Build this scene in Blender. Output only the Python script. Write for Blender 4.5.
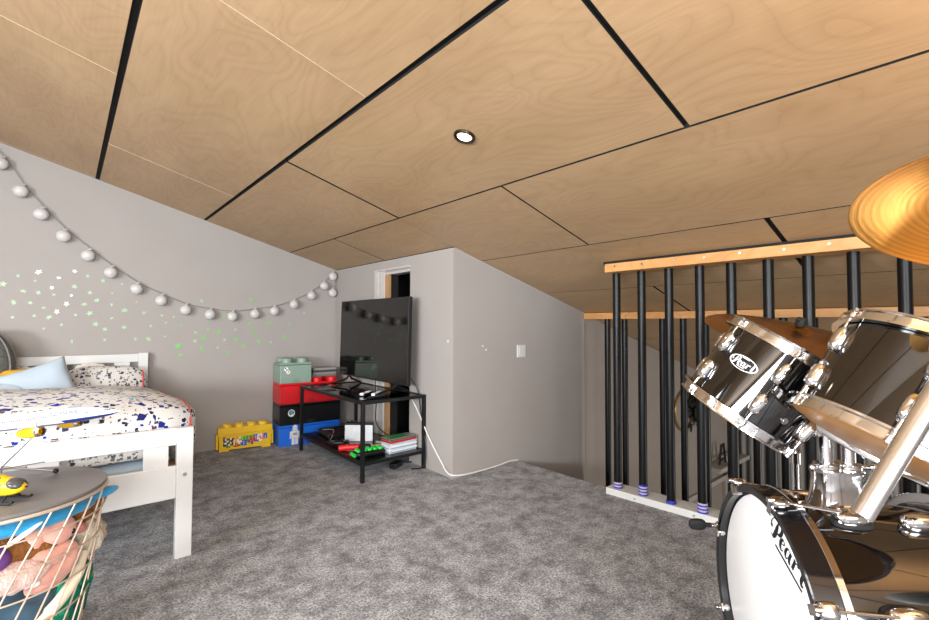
import bpy, bmesh, math, random
from math import sin, cos, pi, radians as R, tan
from mathutils import Vector as V, Matrix as M, noise

for o in list(bpy.data.objects):
    bpy.data.objects.remove(o)
SC = bpy.context.scene
COL = SC.collection
rnd = random.Random(7)

# ------------------------------------------------------------------ camera
YAW, PITCH, ROLL, CAMH = 0.71157, 0.03219, 0.003192, 1.12
fw = V((sin(YAW) * cos(PITCH), cos(YAW) * cos(PITCH), sin(PITCH)))
rt = V((cos(YAW), -sin(YAW), 0))
up = rt.cross(fw)
r2 = rt * cos(ROLL) + up * sin(ROLL)
u2 = up * cos(ROLL) - rt * sin(ROLL)
cd = bpy.data.cameras.new('camera')
cam = bpy.data.objects.new('camera', cd)
COL.objects.link(cam)
cam.matrix_world = M(((r2.x, u2.x, -fw.x, 0), (r2.y, u2.y, -fw.y, 0), (r2.z, u2.z, -fw.z, CAMH), (0, 0, 0, 1)))
cd.sensor_width = 36
cd.lens = 463.05 / 929 * 36
cd.clip_start = 0.05
SC.camera = cam

# ------------------------------------------------------------------ world, daylight, exposure
SC.view_settings.view_transform = 'Standard'
SC.view_settings.look = 'None'
SC.view_settings.gamma = 1
SC.view_settings.exposure = 0.22
w = bpy.data.worlds.new('world')
SC.world = w
w.use_nodes = True
bg = w.node_tree.nodes['Background']
bg.inputs[0].default_value = (0.86, 0.93, 1, 1)
bg.inputs[1].default_value = 1.6


def area_light(name, loc, target, sx, sy, power, col=(1, 1, 1)):
    l = bpy.data.lights.new(name, 'AREA')
    l.shape = 'RECTANGLE'
    l.size, l.size_y, l.energy, l.color = sx, sy, power, col
    o = bpy.data.objects.new(name, l)
    COL.objects.link(o)
    o.location = loc
    d = V(target) - V(loc)
    o.rotation_euler = d.to_track_quat('-Z', 'Y').to_euler()
    return o


def cz_roof(x):
    return 2.463 + 0.27755 * (x + 0.6)


# daylight falling in through the gable window behind and the knee-wall window at the left
area_light('gable_window_daylight', (-0.9, -2.62, 1.45), (-0.9, 1, 1.30), 2.4, 1.5, 220, (0.91, 0.955, 1))
area_light('side_window_daylight', (-3.02, 0.0, 1.28), (0, 0.3, 0.95), 2.6, 0.62, 290, (0.91, 0.955, 1))
area_light('added_roof_fill', (-1.75, 2.3, cz_roof(-1.75) - 0.03), (-1.75 + 0.28, 2.3, cz_roof(-1.75) - 1.03), 0.8, 1.3, 50, (0.93, 0.965, 1))  # added unseen fill, brightens the top of the duvet
area_light('added_stair_fill', (5.4, -2.62, -0.9), (5.4, 1, -0.9), 2.2, 1.5, 95, (1, 0.97, 0.92))  # added unseen fill that brightens the stairwell

# ------------------------------------------------------------------ helpers


def lin(h):
    h = h.lstrip('#')
    c = [int(h[i:i + 2], 16) / 255 for i in (0, 2, 4)]
    return tuple((x / 12.92 if x <= 0.04045 else ((x + 0.055) / 1.055) ** 2.4) for x in c) + (1,)


MATS = {}


def nodes(name):
    m = bpy.data.materials.new(name)
    m.use_nodes = True
    nt = m.node_tree
    return m, nt, nt.nodes['Principled BSDF']


def N(nt, t, **kw):
    n = nt.nodes.new(t)
    for k, v in kw.items():
        if k.startswith('i_'):
            n.inputs[k[2:].replace('_', ' ')].default_value = v
        else:
            setattr(n, k, v)
    return n


def pm(name, col, rough=0.5, metal=0.0, var=0.06, scale=20, bump=0.0, bscale=None, coat=0, spec=0.5, trans=0, emis=None, sheen=0):
    """plain procedural material: colour with slight noise variation, optional bump"""
    m, nt, b = nodes(name)
    c = lin(col)
    tc = N(nt, 'ShaderNodeTexCoord')
    nz = N(nt, 'ShaderNodeTexNoise')
    nz.inputs['Scale'].default_value = scale
    nz.inputs['Detail'].default_value = 4
    nt.links.new(tc.outputs['Object'], nz.inputs['Vector'])
    rp = N(nt, 'ShaderNodeValToRGB')
    rp.color_ramp.elements[0].color = tuple(max(0, x * (1 - var)) for x in c[:3]) + (1,)
    rp.color_ramp.elements[1].color = tuple(min(1, x * (1 + var)) for x in c[:3]) + (1,)
    rp.color_ramp.elements[0].position = 0.3
    rp.color_ramp.elements[1].position = 0.7
    nt.links.new(nz.outputs['Fac'], rp.inputs['Fac'])
    nt.links.new(rp.outputs['Color'], b.inputs['Base Color'])
    b.inputs['Roughness'].default_value = rough
    b.inputs['Metallic'].default_value = metal
    b.inputs['Coat Weight'].default_value = coat
    b.inputs['Coat Roughness'].default_value = 0.04
    b.inputs['Specular IOR Level'].default_value = spec
    b.inputs['Transmission Weight'].default_value = trans
    b.inputs['Sheen Weight'].default_value = sheen
    if emis:
        b.inputs['Emission Color'].default_value = lin(emis[0])
        b.inputs['Emission Strength'].default_value = emis[1]
    if bump:
        n2 = N(nt, 'ShaderNodeTexNoise')
        n2.inputs['Scale'].default_value = bscale or scale * 4
        n2.inputs['Detail'].default_value = 5
        nt.links.new(tc.outputs['Object'], n2.inputs['Vector'])
        bp = N(nt, 'ShaderNodeBump')
        bp.inputs['Strength'].default_value = bump
        bp.inputs['Distance'].default_value = 0.01
        nt.links.new(n2.outputs['Fac'], bp.inputs['Height'])
        nt.links.new(bp.outputs['Normal'], b.inputs['Normal'])
    MATS[name] = m
    return m


def mat_carpet():
    m, nt, b = nodes('carpet')
    tc = N(nt, 'ShaderNodeTexCoord')
    n1 = N(nt, 'ShaderNodeTexNoise')
    n1.inputs['Scale'].default_value = 105
    n1.inputs['Detail'].default_value = 5
    n1.inputs['Roughness'].default_value = 0.75
    n2 = N(nt, 'ShaderNodeTexNoise')
    n2.inputs['Scale'].default_value = 8
    n2.inputs['Detail'].default_value = 12
    n2.inputs['Roughness'].default_value = 0.82
    n2.inputs['Distortion'].default_value = 0.1
    for n in (n1, n2):
        nt.links.new(tc.outputs['Object'], n.inputs['Vector'])
    r1 = N(nt, 'ShaderNodeValToRGB')
    r1.color_ramp.elements[0].position = 0.36
    r1.color_ramp.elements[1].position = 0.66
    r1.color_ramp.elements[0].color = lin('#38393c')
    r1.color_ramp.elements[1].color = lin('#e2e4e8')
    r2_ = N(nt, 'ShaderNodeValToRGB')
    r2_.color_ramp.elements[0].position = 0.41
    r2_.color_ramp.elements[1].position = 0.58
    r2_.color_ramp.elements[0].color = (0.30, 0.30, 0.31, 1)
    r2_.color_ramp.elements[1].color = (1.0, 0.99, 0.99, 1)
    nt.links.new(n1.outputs['Fac'], r1.inputs['Fac'])
    nt.links.new(n2.outputs['Fac'], r2_.inputs['Fac'])
    mx = N(nt, 'ShaderNodeMix', data_type='RGBA', blend_type='MULTIPLY')
    mx.inputs[0].default_value = 1
    nt.links.new(r1.outputs[0], mx.inputs[6])
    nt.links.new(r2_.outputs[0], mx.inputs[7])
    nt.links.new(mx.outputs[2], b.inputs['Base Color'])
    b.inputs['Roughness'].default_value = 0.95
    b.inputs['Specular IOR Level'].default_value = 0.15
    b.inputs['Sheen Weight'].default_value = 0.25
    bp = N(nt, 'ShaderNodeBump')
    bp.inputs['Strength'].default_value = 0.7
    bp.inputs['Distance'].default_value = 0.012
    nt.links.new(n1.outputs['Fac'], bp.inputs['Height'])
    nt.links.new(bp.outputs['Normal'], b.inputs['Normal'])
    return m


def mat_ply(name='plywood', c0='#c7a27b', c1='#d9b58c', cline='#b08a64', along=1, seedscale=1.0):
    """rotary-cut birch: flowing contour figure stretched along the sheet"""
    m, nt, b = nodes(name)
    tc = N(nt, 'ShaderNodeTexCoord')
    oi = N(nt, 'ShaderNodeObjectInfo')
    mp = N(nt, 'ShaderNodeMapping')
    sc = [2.2, 2.2, 2.2]
    sc[along] = 0.9
    mp.inputs['Scale'].default_value = sc
    nt.links.new(tc.outputs['Object'], mp.inputs['Vector'])
    mul = N(nt, 'ShaderNodeMath', operation='MULTIPLY')
    mul.inputs[1].default_value = 40 * seedscale
    nt.links.new(oi.outputs['Random'], mul.inputs[0])
    add = N(nt, 'ShaderNodeVectorMath', operation='ADD')
    nt.links.new(mp.outputs[0], add.inputs[0])
    nt.links.new(mul.outputs[0], add.inputs[1])
    n1 = N(nt, 'ShaderNodeTexNoise')
    n1.inputs['Scale'].default_value = 1.1
    n1.inputs['Detail'].default_value = 2.0
    n1.inputs['Distortion'].default_value = 0.5
    nt.links.new(add.outputs[0], n1.inputs['Vector'])
    m2 = N(nt, 'ShaderNodeMath', operation='MULTIPLY')
    m2.inputs[1].default_value = 20
    nt.links.new(n1.outputs['Fac'], m2.inputs[0])
    fr = N(nt, 'ShaderNodeMath', operation='FRACT')
    nt.links.new(m2.outputs[0], fr.inputs[0])
    rp = N(nt, 'ShaderNodeValToRGB')
    e = rp.color_ramp.elements
    e[0].position, e[0].color = 0.0, lin(cline)
    e[1].position, e[1].color = 1.0, lin(c0)
    a = e.new(0.12)
    a.color = lin(c0)
    a = e.new(0.55)
    a.color = lin(c1)
    nt.links.new(fr.outputs[0], rp.inputs['Fac'])
    n3 = N(nt, 'ShaderNodeTexNoise')
    n3.inputs['Scale'].default_value = 1.4
    n3.inputs['Detail'].default_value = 3
    nt.links.new(add.outputs[0], n3.inputs['Vector'])
    r3 = N(nt, 'ShaderNodeValToRGB')
    r3.color_ramp.elements[0].position = 0.35
    r3.color_ramp.elements[1].position = 0.65
    r3.color_ramp.elements[0].color = lin(c0)
    r3.color_ramp.elements[1].color = lin(c1)
    nt.links.new(n3.outputs['Fac'], r3.inputs['Fac'])
    mx = N(nt, 'ShaderNodeMix', data_type='RGBA')
    mx.inputs[0].default_value = 0.30
    nt.links.new(r3.outputs[0], mx.inputs[6])
    nt.links.new(rp.outputs[0], mx.inputs[7])
    # fine fibre
    mp2 = N(nt, 'ShaderNodeMapping')
    s2 = [90, 90, 90]
    s2[along] = 5
    mp2.inputs['Scale'].default_value = s2
    nt.links.new(tc.outputs['Object'], mp2.inputs['Vector'])
    n4 = N(nt, 'ShaderNodeTexNoise')
    n4.inputs['Scale'].default_value = 1
    nt.links.new(mp2.outputs[0], n4.inputs['Vector'])
    r4 = N(nt, 'ShaderNodeValToRGB')
    r4.color_ramp.elements[0].position = 0.3
    r4.color_ramp.elements[1].position = 0.7
    r4.color_ramp.elements[0].color = (0.86, 0.86, 0.86, 1)
    r4.color_ramp.elements[1].color = (1, 1, 1, 1)
    nt.links.new(n4.outputs['Fac'], r4.inputs['Fac'])
    mx2 = N(nt, 'ShaderNodeMix', data_type='RGBA', blend_type='MULTIPLY')
    mx2.inputs[0].default_value = 0.6
    nt.links.new(mx.outputs[2], mx2.inputs[6])
    nt.links.new(r4.outputs[0], mx2.inputs[7])
    nt.links.new(mx2.outputs[2], b.inputs['Base Color'])
    b.inputs['Roughness'].default_value = 0.42
    b.inputs['Specular IOR Level'].default_value = 0.35
    return m


def mat_terrazzo(name, base, chips, scale, big=0.36):
    """white cloth printed with angular coloured chips"""
    m, nt, b = nodes(name)
    tc = N(nt, 'ShaderNodeTexCoord')
    cur = None
    prev = lin(base)
    for k, (cols, s, thr) in enumerate(chips):
        vo = N(nt, 'ShaderNodeTexVoronoi', distance='MANHATTAN' if k % 2 == 0 else 'CHEBYCHEV')
        vo.inputs['Scale'].default_value = s * scale
        mp = N(nt, 'ShaderNodeMapping')
        mp.inputs['Rotation'].default_value = (0.7 * k + 0.4, 0.5 + k, 0.9 * k)
        mp.inputs['Location'].default_value = (3.1 * k, 1.7 * k, 0)
        nt.links.new(tc.outputs['Object'], mp.inputs['Vector'])
        nzd = N(nt, 'ShaderNodeTexNoise')
        nzd.inputs['Scale'].default_value = s * scale * 0.9
        nt.links.new(mp.outputs[0], nzd.inputs['Vector'])
        mxv = N(nt, 'ShaderNodeMix', data_type='RGBA', blend_type='ADD')
        mxv.inputs[0].default_value = 0.9 / (s * scale)
        nt.links.new(mp.outputs[0], mxv.inputs[6])
        nt.links.new(nzd.outputs['Color'], mxv.inputs[7])
        nt.links.new(mxv.outputs[2], vo.inputs['Vector'])
        sep = N(nt, 'ShaderNodeSeparateColor')
        nt.links.new(vo.outputs['Color'], sep.inputs[0])
        th = N(nt, 'ShaderNodeMath', operation='MULTIPLY_ADD')
        th.inputs[1].default_value = thr
        th.inputs[2].default_value = -0.3 * thr
        nt.links.new(sep.outputs[0], th.inputs[0])
        lt = N(nt, 'ShaderNodeMath', operation='LESS_THAN')
        nt.links.new(vo.outputs['Distance'], lt.inputs[0])
        nt.links.new(th.outputs[0], lt.inputs[1])
        rp = N(nt, 'ShaderNodeValToRGB')
        rp.color_ramp.interpolation = 'CONSTANT'
        while len(rp.color_ramp.elements) < len(cols):
            rp.color_ramp.elements.new(0.5)
        for i, c in enumerate(cols):
            rp.color_ramp.elements[i].position = i / len(cols)
            rp.color_ramp.elements[i].color = lin(c)
        nt.links.new(sep.outputs[1], rp.inputs['Fac'])
        mx = N(nt, 'ShaderNodeMix', data_type='RGBA')
        nt.links.new(lt.outputs[0], mx.inputs[0])
        if cur is None:
            mx.inputs[6].default_value = prev
        else:
            nt.links.new(cur, mx.inputs[6])
        nt.links.new(rp.outputs[0], mx.inputs[7])
        cur = mx.outputs[2]
    nt.links.new(cur, b.inputs['Base Color'])
    b.inputs['Roughness'].default_value = 0.85
    b.inputs['Specular IOR Level'].default_value = 0.2
    return m


def mat_cymbal(name, base, dark):
    """lathed bronze: fine concentric grooves about the local Z axis"""
    m, nt, b = nodes(name)
    tc = N(nt, 'ShaderNodeTexCoord')
    sep = N(nt, 'ShaderNodeSeparateXYZ')
    nt.links.new(tc.outputs['Object'], sep.inputs[0])
    cb = N(nt, 'ShaderNodeCombineXYZ')
    nt.links.new(sep.outputs[0], cb.inputs[0])
    nt.links.new(sep.outputs[1], cb.inputs[1])
    ln = N(nt, 'ShaderNodeVectorMath', operation='LENGTH')
    nt.links.new(cb.outputs[0], ln.inputs[0])
    mu = N(nt, 'ShaderNodeMath', operation='MULTIPLY')
    mu.inputs[1].default_value = 620
    nt.links.new(ln.outputs['Value'], mu.inputs[0])
    sn = N(nt, 'ShaderNodeMath', operation='SINE')
    nt.links.new(mu.outputs[0], sn.inputs[0])
    nz = N(nt, 'ShaderNodeTexNoise', noise_dimensions='1D')
    nz.inputs['Scale'].default_value = 160
    nt.links.new(ln.outputs['Value'], nz.inputs['W'])
    ad = N(nt, 'ShaderNodeMath', operation='MULTIPLY_ADD')
    ad.inputs[1].default_value = 0.25
    nt.links.new(sn.outputs[0], ad.inputs[0])
    nt.links.new(nz.outputs['Fac'], ad.inputs[2])
    rp = N(nt, 'ShaderNodeValToRGB')
    rp.color_ramp.elements[0].position = 0.2
    rp.color_ramp.elements[1].position = 0.75
    rp.color_ramp.elements[0].color = lin(dark)
    rp.color_ramp.elements[1].color = lin(base)
    nt.links.new(ad.outputs[0], rp.inputs['Fac'])
    nt.links.new(rp.outputs[0], b.inputs['Base Color'])
    b.inputs['Metallic'].default_value = 1
    b.inputs['Roughness'].default_value = 0.3
    b.inputs['Anisotropic'].default_value = 0.5
    bp = N(nt, 'ShaderNodeBump')
    bp.inputs['Strength'].default_value = 0.12
    bp.inputs['Distance'].default_value = 0.001
    nt.links.new(ad.outputs[0], bp.inputs['Height'])
    nt.links.new(bp.outputs['Normal'], b.inputs['Normal'])
    return m


def mat_glass(name, col, alpha_mix=0.75, rough=0.03):
    m, nt, b = nodes(name)
    tr = N(nt, 'ShaderNodeBsdfTransparent')
    tr.inputs[0].default_value = lin(col)
    gl = N(nt, 'ShaderNodeBsdfGlossy')
    gl.inputs['Roughness'].default_value = rough
    fz = N(nt, 'ShaderNodeFresnel')
    mx = N(nt, 'ShaderNodeMixShader')
    nt.links.new(fz.outputs[0], mx.inputs[0])
    nt.links.new(tr.outputs[0], mx.inputs[1])
    nt.links.new(gl.outputs[0], mx.inputs[2])
    nt.links.new(mx.outputs[0], nt.nodes['Material Output'].inputs[0])
    return m


# ---- mesh building


def tagp(o, label=None, cat=None, group=None, kind=None):
    for k, v in (('label', label), ('category', cat), ('group', group), ('kind', kind)):
        if v:
            o[k] = v
    return o


def thing(name, label, cat, loc=(0, 0, 0), rotz=0, group=None, mw=None):
    o = bpy.data.objects.new(name, None)
    o.empty_display_size = 0.05
    COL.objects.link(o)
    o.matrix_world = mw if mw is not None else M.Translation(loc) @ M.Rotation(rotz, 4, 'Z')
    return tagp(o, label, cat, group)


def obj(name, bm, mat, parent=None, smooth=True, bevel=0.0, kind=None, label=None, loc=None, rot=None, subsurf=0, angle=40):
    me = bpy.data.meshes.new(name)
    bmesh.ops.recalc_face_normals(bm, faces=bm.faces)
    bm.to_mesh(me)
    bm.free()
    if smooth:
        for p in me.polygons:
            p.use_smooth = True
        try:
            me.set_sharp_from_angle(angle=R(angle))
        except Exception:
            pass
    o = bpy.data.objects.new(name, me)
    COL.objects.link(o)
    for mm in (mat if isinstance(mat, (list, tuple)) else [mat]):
        me.materials.append(mm)
    if parent:
        o.parent = parent
    if loc:
        o.location = loc
    if rot:
        o.rotation_euler = rot
    if bevel:
        md = o.modifiers.new('bevel', 'BEVEL')
        md.width = bevel
        md.segments = 2
        md.limit_method = 'ANGLE'
        md.angle_limit = R(40)
    if subsurf:
        md = o.modifiers.new('sub', 'SUBSURF')
        md.levels = md.render_levels = subsurf
    return tagp(o, label, None, None, kind)


def B():
    return bmesh.new()


def box(bm, c, s, rot=None, mi=0):
    """c centre, s full sizes"""
    r = bmesh.ops.create_cube(bm, size=1)
    vs = r['verts']
    for v in vs:
        v.co = V((v.co.x * s[0], v.co.y * s[1], v.co.z * s[2]))
        if rot is not None:
            v.co = rot @ v.co
        v.co += V(c)
    if mi:
        for f in {f for v in vs for f in v.link_faces}:
            f.material_index = mi
    return vs


def boxr(bm, a, b, mi=0):
    """box from corner a to corner b"""
    return box(bm, [(a[i] + b[i]) / 2 for i in range(3)], [abs(b[i] - a[i]) for i in range(3)], mi=mi)


def basis(d):
    d = V(d).normalized()
    a = V((0, 0, 1)) if abs(d.z) < 0.95 else V((1, 0, 0))
    x = a.cross(d).normalized()
    return x, d.cross(x), d


def cyl(bm, p0, p1, r0, r1=None, seg=20, mi=0):
    p0, p1 = V(p0), V(p1)
    r1 = r0 if r1 is None else r1
    x, y, d = basis(p1 - p0)
    rings = []
    for p, r in ((p0, r0), (p1, r1)):
        rings.append([bm.verts.new(p + x * (r * cos(2 * pi * i / seg)) + y * (r * sin(2 * pi * i / seg))) for i in range(seg)])
    fs = []
    for i in range(seg):
        j = (i + 1) % seg
        fs.append(bm.faces.new((rings[0][i], rings[0][j], rings[1][j], rings[1][i])))
    fs.append(bm.faces.new(rings[0][::-1]))
    fs.append(bm.faces.new(rings[1]))
    for f in fs:
        f.material_index = mi


def tube(bm, pts, r, seg=8, closed=False, caps=True, mi=0):
    pts = [V(p) for p in pts]
    n = len(pts)
    rr = r if isinstance(r, (list, tuple)) else [r] * n
    rings = []
    px = None
    for k in range(n):
        if closed:
            d = pts[(k + 1) % n] - pts[k - 1]
        else:
            d = pts[min(k + 1, n - 1)] - pts[max(k - 1, 0)]
        if d.length < 1e-9:
            d = V((0, 0, 1))
        d.normalize()
        if px is None:
            px = basis(d)[0]
        x = (px - d * px.dot(d))
        x = x.normalized() if x.length > 1e-6 else basis(d)[0]
        px = x
        y = d.cross(x)
        rings.append([bm.verts.new(pts[k] + x * (rr[k] * cos(2 * pi * i / seg)) + y * (rr[k] * sin(2 * pi * i / seg))) for i in range(seg)])
    for k in range(n if closed else n - 1):
        a, b = rings[k], rings[(k + 1) % n]
        for i in range(seg):
            j = (i + 1) % seg
            f = bm.faces.new((a[i], a[j], b[j], b[i]))
            f.material_index = mi
    if caps and not closed:
        bm.faces.new(rings[0][::-1]).material_index = mi
        bm.faces.new(rings[-1]).material_index = mi


def smoothpath(pts, n=6):
    """Catmull-Rom through pts"""
    pts = [V(p) for p in pts]
    out = []
    for i in range(len(pts) - 1):
        p0, p1, p2, p3 = pts[max(i - 1, 0)], pts[i], pts[i + 1], pts[min(i + 2, len(pts) - 1)]
        for k in range(n):
            t = k / n
            out.append(0.5 * ((2 * p1) + (p2 - p0) * t + (2 * p0 - 5 * p1 + 4 * p2 - p3) * t * t + (3 * p1 - p0 - 3 * p2 + p3) * t ** 3))
    out.append(pts[-1])
    return out


def lathe(bm, prof, seg=48, closed=False, m=None, mi=0):
    """revolve (r,z) profile round local Z"""
    m = m or M()
    rings = []
    for r, z in prof:
        if r < 1e-6:
            rings.append([bm.verts.new(m @ V((0, 0, z)))])
        else:
            rings.append([bm.verts.new(m @ V((r * cos(2 * pi * i / seg), r * sin(2 * pi * i / seg), z))) for i in range(seg)])
    n = len(prof)
    for k in range(n if closed else n - 1):
        a, b = rings[k], rings[(k + 1) % n]
        for i in range(seg):
            j = (i + 1) % seg
            if len(a) == 1 and len(b) == 1:
                continue
            if len(a) == 1:
                f = bm.faces.new((a[0], b[j], b[i]))
            elif len(b) == 1:
                f = bm.faces.new((a[i], a[j], b[0]))
            else:
                f = bm.faces.new((a[i], a[j], b[j], b[i]))
            f.material_index = mi


def sgn(x, p):
    return math.copysign(abs(x) ** p, x)


def blob(bm, c, s, e=1.0, e2=None, seg=28, ring=16, rot=None, nz=0, ns=6, seed=0, mi=0):
    """superellipsoid with half sizes s; e<1 squarer; nz noise amplitude"""
    e2 = e if e2 is None else e2
    rings = []
    for k in range(ring + 1):
        ph = -pi / 2 + pi * k / ring
        if k in (0, ring):
            pts = [V((0, 0, s[2] * (-1 if k == 0 else 1)))]
        else:
            pts = [V((s[0] * sgn(cos(ph), e2) * sgn(cos(2 * pi * i / seg), e), s[1] * sgn(cos(ph), e2) * sgn(sin(2 * pi * i / seg), e), s[2] * sgn(sin(ph), e2))) for i in range(seg)]
        rings.append(pts)
    vr = []
    for pts in rings:
        row = []
        for p in pts:
            if nz:
                d = p.normalized()
                p = p + d * nz * noise.noise((p + V((seed * 7.3, seed * 1.9, seed))) * ns)
            if rot is not None:
                p = rot @ p
            row.append(bm.verts.new(p + V(c)))
        vr.append(row)
    for k in range(ring):
        a, b = vr[k], vr[k + 1]
        for i in range(seg):
            j = (i + 1) % seg
            if len(a) == 1:
                f = bm.faces.new((a[0], b[j], b[i]))
            elif len(b) == 1:
                f = bm.faces.new((a[i], a[j], b[0]))
            else:
                f = bm.faces.new((a[i], a[j], b[j], b[i]))
            f.material_index = mi


def prism(bm, pts, z0, z1, m=None, mi=0):
    """extrude 2D outline (x,y) between z0 and z1"""
    m = m or M()
    a = [bm.verts.new(m @ V((p[0], p[1], z0))) for p in pts]
    b = [bm.verts.new(m @ V((p[0], p[1], z1))) for p in pts]
    n = len(pts)
    fs = [bm.faces.new(a[::-1]), bm.faces.new(b)]
    for i in range(n):
        j = (i + 1) % n
        fs.append(bm.faces.new((a[i], a[j], b[j], b[i])))
    for f in fs:
        f.material_index = mi


def strip(bm, pts, ws, z, m=None, th=0.0006):
    """flat brush stroke of varying width in the XY plane of m"""
    m = m or M()
    P = [V((p[0], p[1], 0)) for p in pts]
    n = len(P)
    L, Rr = [], []
    for k in range(n):
        d = (P[min(k + 1, n - 1)] - P[max(k - 1, 0)]).normalized()
        nn = V((-d.y, d.x, 0)) * ws[k] / 2
        L.append(P[k] + nn)
        Rr.append(P[k] - nn)
    for k in range(n - 1):
        q = [L[k], L[k + 1], Rr[k + 1], Rr[k]]
        top = [bm.verts.new(m @ V((p.x, p.y, z + th))) for p in q]
        bm.faces.new(top)


def mesh_text(name, body, size, mat, parent, m, extrude=0.0004, align='CENTER'):
    cu = bpy.data.curves.new(name, 'FONT')
    cu.body = body
    cu.size = size
    cu.extrude = extrude
    cu.align_x = align
    cu.align_y = 'CENTER'
    t = bpy.data.objects.new(name, cu)
    COL.objects.link(t)
    dg = bpy.context.evaluated_depsgraph_get()
    me = bpy.data.meshes.new_from_object(t.evaluated_get(dg))
    bpy.data.objects.remove(t)
    me.materials.clear()
    me.materials.append(mat)
    o = bpy.data.objects.new(name, me)
    COL.objects.link(o)
    o.parent = parent
    o.matrix_local = m
    return o


def axis_mat(c, az, tl):
    n = V((cos(az) * cos(tl), sin(az) * cos(tl), sin(tl)))
    u = V((0, 0, 1)).cross(n).normalized()
    v = n.cross(u)
    return M(((u.x, v.x, n.x, c[0]), (u.y, v.y, n.y, c[1]), (u.z, v.z, n.z, c[2]), (0, 0, 0, 1)))


def copy_tree(o, parent=None):
    c = o.copy()
    COL.objects.link(c)
    if parent:
        c.parent = parent
    for ch in list(o.children):
        copy_tree(ch, c)
    return c


# ------------------------------------------------------------------ materials
m_wall = pm('wall_paint', '#a39d98', 0.9, var=0.02, scale=3, bump=0.08, bscale=160, spec=0.2)
m_wall_dim = pm('stair_wall_paint', '#8f867e', 0.9, var=0.03, scale=4, spec=0.2)
m_white = pm('white_lacquer', '#cfcecb', 0.45, var=0.02, scale=8)
m_trimwhite = pm('white_trim_paint', '#d8d5d1', 0.5, var=0.03)
m_carpet = mat_carpet()
m_ply = mat_ply('plywood', '#ad8d69', '#bb9b76', '#977752', along=1)
m_backing = pm('black_batten', '#0c0b0a', 0.8, var=0.1)
m_edge = pm('plywood_edge', '#d9c3a4', 0.6, var=0.1, scale=60)
m_pine = mat_ply('pine_beam', '#c98f55', '#dba468', '#a66d3b', along=1)
m_rawpine = mat_ply('raw_pine', '#a9825a', '#b8936a', '#8d6742', along=2)
m_black = pm('black_satin', '#111113', 0.4, var=0.1, spec=0.5)
m_blackmetal = pm('black_steel', '#17171a', 0.38, metal=0.3, var=0.1)
m_gloss = pm('black_piano_gloss', '#050506', 0.06, var=0.0, coat=1.0)
m_chrome = pm('chrome', '#dcdcde', 0.09, metal=1, var=0.02)
m_steel = pm('brushed_steel', '#b9b9bc', 0.28, metal=1, var=0.04)
m_rubber = pm('black_rubber', '#0d0d0e', 0.75, var=0.1)
m_glass = mat_glass('smoked_glass', '#b9bfc0')
m_clear = mat_glass('window_glass', '#f4f8f8')


def cz(x):
    """underside of the sloping ceiling at x"""
    return 2.297 - 0.27755 * x if x > -0.6 else 2.463 + 0.27755 * (x + 0.6)


def ST(o):
    o['kind'] = 'structure'
    return o


# ------------------------------------------------------------------ structure
def carpet_grid():
    bm = B()
    boxr(bm, (-3.1, -2.7, -0.22), (2.86, 4.72, 0))
    return bm


ST(obj('floor', carpet_grid(), m_carpet, smooth=False))
bm = B()
boxr(bm, (2.86, -2.7, -2.4), (8.0, 2.75, -2.3))
ST(obj('floor_lower', bm, pm('grey_vinyl', '#6d6a66', 0.6), smooth=False))
bm = B()
boxr(bm, (2.80, -2.7, -2.3), (2.86, 2.66, -0.22))
ST(obj('wall_under_floor', bm, m_wall_dim, smooth=False))


def wall_prism(name, pts, axis, a, b, mat):
    """outline pts (horizontal, z) extruded between a and b along axis"""
    bm = B()
    if axis == 'y':
        mm = M(((1, 0, 0, 0), (0, 0, 1, 0), (0, 1, 0, 0), (0, 0, 0, 1)))
    else:
        mm = M(((0, 0, 1, 0), (1, 0, 0, 0), (0, 1, 0, 0), (0, 0, 0, 1)))
    prism(bm, pts, a, b, mm)
    return ST(obj(name, bm, mat, smooth=False))


g = [(-3.1, 0), (2.165, 0), (2.165, cz(2.165)), (-0.6, cz(-0.6)), (-3.1, cz(-3.1))]
wall_prism('wall_left', g, 'y', 4.60, 4.70, m_wall)
# wall behind the television, with the low hatch doorway
bm = B()
T0 = cz(2.165) - 0.004
boxr(bm, (2.163, 3.60, 0), (2.263, 4.60, T0))
boxr(bm, (2.163, 2.635, -0.2), (2.263, 3.20, T0))
boxr(bm, (2.163, 3.20, 1.585), (2.263, 3.60, T0))
ST(obj('wall_hatch', bm, m_wall, smooth=False))
wall_prism('wall_stair', [(2.263, -2.3), (3.80, -2.3), (3.80, cz(3.80)), (2.263, cz(2.263))], 'y', 2.635, 2.735, m_wall)
wall_prism('wall_stair_lower', [(3.79, -2.3), (8.0, -2.3), (8.0, cz(8.0)), (3.79, cz(3.79))], 'y', 2.66, 2.76, m_wall_dim)
wall_prism('wall_far', [(-2.7, -2.3), (2.76, -2.3), (2.76, 0.3), (-2.7, 0.3)], 'x', 7.9, 8.0, m_wall_dim)
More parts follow.
